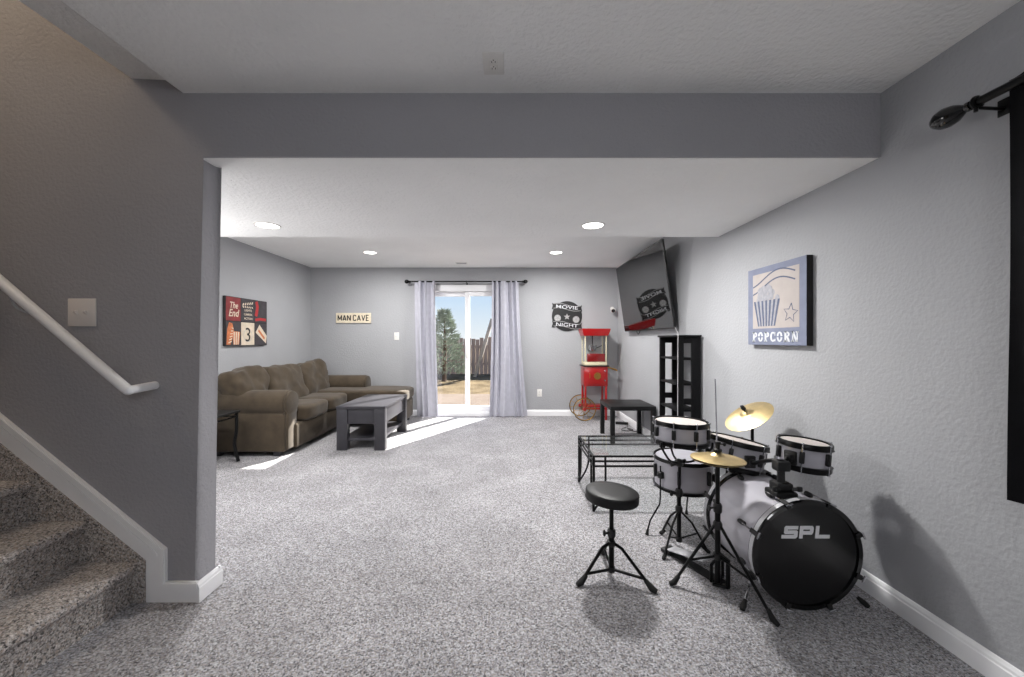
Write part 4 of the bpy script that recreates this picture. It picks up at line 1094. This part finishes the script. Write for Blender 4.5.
# ---- stool
tx, ty = .542, 2.01
dt = thing('drum_stool', 'round black padded drum stool on a tripod left of the drums', 'stool', (tx, ty, 0))
sm = axis_frame((tx, ty, .398), (.06, .01, 1))
w = MB(); w.lathe([(0, .010), (.130, .010), (.135, .012), (.1375, .018), (.138, .050), (.1365, .057), (.131, .061), (.08, .064), (0, .064)], 56, sm); w.build('seat', M['vinyl_black'], dt, world=True, angle=60)
w = MB(); w.tube([(tx, ty, .03), (tx, ty, .24)], .0145, 14); w.tube([(tx, ty, .22), (tx, ty, .396)], .0115, 14); w.lathe([(0, 0), (.03, 0), (.055, .008), (.055, .012), (0, .012)], 20, sm @ Matrix.Translation((0, 0, -.003))); w.build('tube', BM_, dt, world=True)
w = MB(); w.lathe([(0, 0), (.02, 0), (.022, .012), (.022, .034), (.017, .04), (0, .04)], 14, Matrix.Translation((tx, ty, .215))); w.tube([(tx-.015, ty-.006, .236), (tx-.036, ty-.014, .238)], .006, 8); w.ball((tx-.042, ty-.016, .24), .014, (.6, .9, 1.3)); w.build('height_clamp', M['black_plastic'], dt, world=True)
w = MB(); w.lathe([(0, 0), (.019, 0), (.021, .01), (.021, .026), (0, .03)], 14, Matrix.Translation((tx, ty, .165))); w.lathe([(0, 0), (.017, 0), (.02, .01), (.02, .028), (0, .03)], 14, Matrix.Translation((tx, ty, .028))); w.build('collar', M['black_plastic'], dt, world=True)
for fx, fy in ((.366, 1.938), (.712, 1.888), (.548, 2.215)):
    d = Vector((fx-tx, fy-ty, 0)); dn = d.normalized(); ln = d.length
    w = MB(); w.tube([Vector((tx, ty, .18))+dn*.02, Vector((tx, ty, .168))+dn*.055, Vector((tx, ty, .015))+dn*ln], .0085, 8); w.tube([Vector((tx, ty, .043))+dn*.018, Vector((tx, ty, .053))+dn*(ln*.78)], .0075, 8)
    lg = w.build('leg', BM_, dt, world=True)
    p = Vector((fx, fy, .014)); w = MB(); w.tube([p-dn*.034+Vector((0, 0, .033)), p-dn*.002+Vector((0, 0, .004)), p+dn*.022+Vector((0, 0, -.004))], [.0105, .017, .012], 12); w.build('rubber_foot', M['rubber'], lg, world=True)

# ================================================================== OUTSIDE
FY = 13.5
fe = thing('wooden_fence', 'weathered brown board fence at the back of the yard', 'fence', (-1.5, FY, 0))
w = MB(); rnd = random.Random(5)
for k in range(90):
    x = -8+.145*k; h_ = 1.30+rnd.uniform(-.05, .05)
    w.box(x, x+.135, FY-.012+rnd.uniform(-.004, .004), FY+.01, -.0, h_)
w.box(-8, 5, FY+.012, FY+.05, .35, .44); w.box(-8, 5, FY+.012, FY+.05, .95, 1.04)
w.build('board', M['fence_wood'], fe, world=True, smooth=False)
for k in range(6):
    w = MB(); w.box(-7.6+2.4*k-.05, -7.6+2.4*k+.05, FY+.05, FY+.15, -.05, 1.36, .008); w.build('post', M['fence_wood'], fe, world=True)
lp = MB(); lp.prism([(-.075, -.05), (.075, -.05), (.075, .05), (-.075, .05)], 0, 2.0, axis_frame((-1.13, 12.6, .02), (.30, -.02, 1)), bev=.006)
o = lp.build('leaning_post', M['post_wood']); tag(o, 'pale wooden post leaning to the right in the yard outside the door', 'post')
def pine(label, x, y, h_, rad, seed, nb):
    tr = thing('evergreen_tree', label, 'tree', (x, y, 0), 0)
    rn = random.Random(seed)
    w = MB(); w.tube([(x, y, -.05), (x+.03, y, h_*.5), (x, y, h_*.95)], [.07, .05, .012], 8); w.build('trunk', M['bark'], tr, world=True)
    w = MB()
    for k in range(nb):
        z = h_*(.12+.88*rn.random()**1.1); f2 = max(.12, (1-(z/h_))**.75)*rad+.06
        a = rn.uniform(0, 2*pi); q_ = f2*sqrt(rn.uniform(.1, 1))
        c_ = Vector((x+q_*cos(a), y+q_*sin(a), z-.05*q_))
        d = Vector((cos(a), sin(a), rn.uniform(.0, .8))).normalized()
        for j in range(3):
            dd = (d+Vector((rn.uniform(-.7, .7), rn.uniform(-.7, .7), rn.uniform(-.3, .7)))).normalized()
            L_ = rn.uniform(.07, .15)
            mxn = axis_frame(c_, dd)
            s_ = rn.uniform(.010, .02)
            w._add([(s_, 0, 0), (-s_*.5, s_*.87, 0), (-s_*.5, -s_*.87, 0), (0, 0, L_), (0, 0, -.02)], [(0, 1, 3), (1, 2, 3), (2, 0, 3), (1, 0, 4), (2, 1, 4), (0, 2, 4)], mxn)
    w.build('foliage', M['needles'], tr, world=True, smooth=False, fix=False)
pine('grey green evergreen tree outside the left pane of the sliding door', -1.98, 11.6, 2.15, .78, 3, 1500)

# ================================================================== LIGHT
sun_d = Vector((-sin(R(31.4))*cos(R(32.1)), -cos(R(31.4))*cos(R(32.1)), -sin(R(32.1))))
sl = bpy.data.lights.new('sun', 'SUN'); sl.energy = 31; sl.angle = R(.6); sl.color = (1, .95, .88)
so = bpy.data.objects.new('sun', sl); COL.objects.link(so); so.rotation_euler = sun_d.to_track_quat('-Z', 'Y').to_euler()
so.location = (4, 12, 8)

wd = bpy.data.worlds.new('sky'); scene.world = wd; wd.use_nodes = True
N, L = wd.node_tree.nodes, wd.node_tree.links
bg = N['Background']
tcw = N.new('ShaderNodeTexCoord'); sep = N.new('ShaderNodeSeparateXYZ'); rmp = N.new('ShaderNodeValToRGB')
L.new(tcw.outputs['Generated'], sep.inputs['Vector']); L.new(sep.outputs['Z'], rmp.inputs['Fac'])
e = rmp.color_ramp.elements
e[0].position = .0; e[0].color = (.93, .97, 1, 1); e[1].position = 1; e[1].color = (.16, .34, .85, 1)
q_ = e.new(.10); q_.color = (.66, .82, 1, 1)
q_ = e.new(.35); q_.color = (.36, .58, .98, 1)
L.new(rmp.outputs['Color'], bg.inputs['Color']); bg.inputs['Strength'].default_value = 1.0

def lamp(kind, loc, e, col, size):
    d = bpy.data.lights.new('unseen_light', kind); d.energy = e; d.color = col
    if kind == 'POINT': d.shadow_soft_size = size
    o = bpy.data.objects.new('unseen_light', d); COL.objects.link(o); o.location = loc; return o
lamp('POINT', (.25, -1.15, 2.0), 42, (.975, .985, 1), .3)        # added fill light behind the camera, invented to lift the near area
lamp('POINT', (-3.2, 1.15, 3.9), 58, (1, .80, .57), .2)          # warm lamp at the head of the stairs

lamp('POINT', (-2.7, 2.6, 1.55), 34, (1, .985, .965), .25)      # made-up fill hidden behind the stair wall, brightens the den ceiling
scene.cycles.diffuse_bounces = 8

# ================================================================== CAMERA AND VIEW
cd = bpy.data.cameras.new('camera'); cam = bpy.data.objects.new('camera', cd); COL.objects.link(cam)
cam.location = (0, 0, EYE); cam.rotation_euler = (pi/2, 0, 0)
cd.sensor_width = 36; cd.lens = F/1024*36; cd.shift_x = 3/1024; cd.shift_y = 1/1024; cd.clip_start = .02; cd.clip_end = 200
scene.camera = cam
vs_ = scene.view_settings
vs_.view_transform = 'Standard'; vs_.look = 'None'; vs_.exposure = 0; vs_.gamma = 1; vs_.use_curve_mapping = False
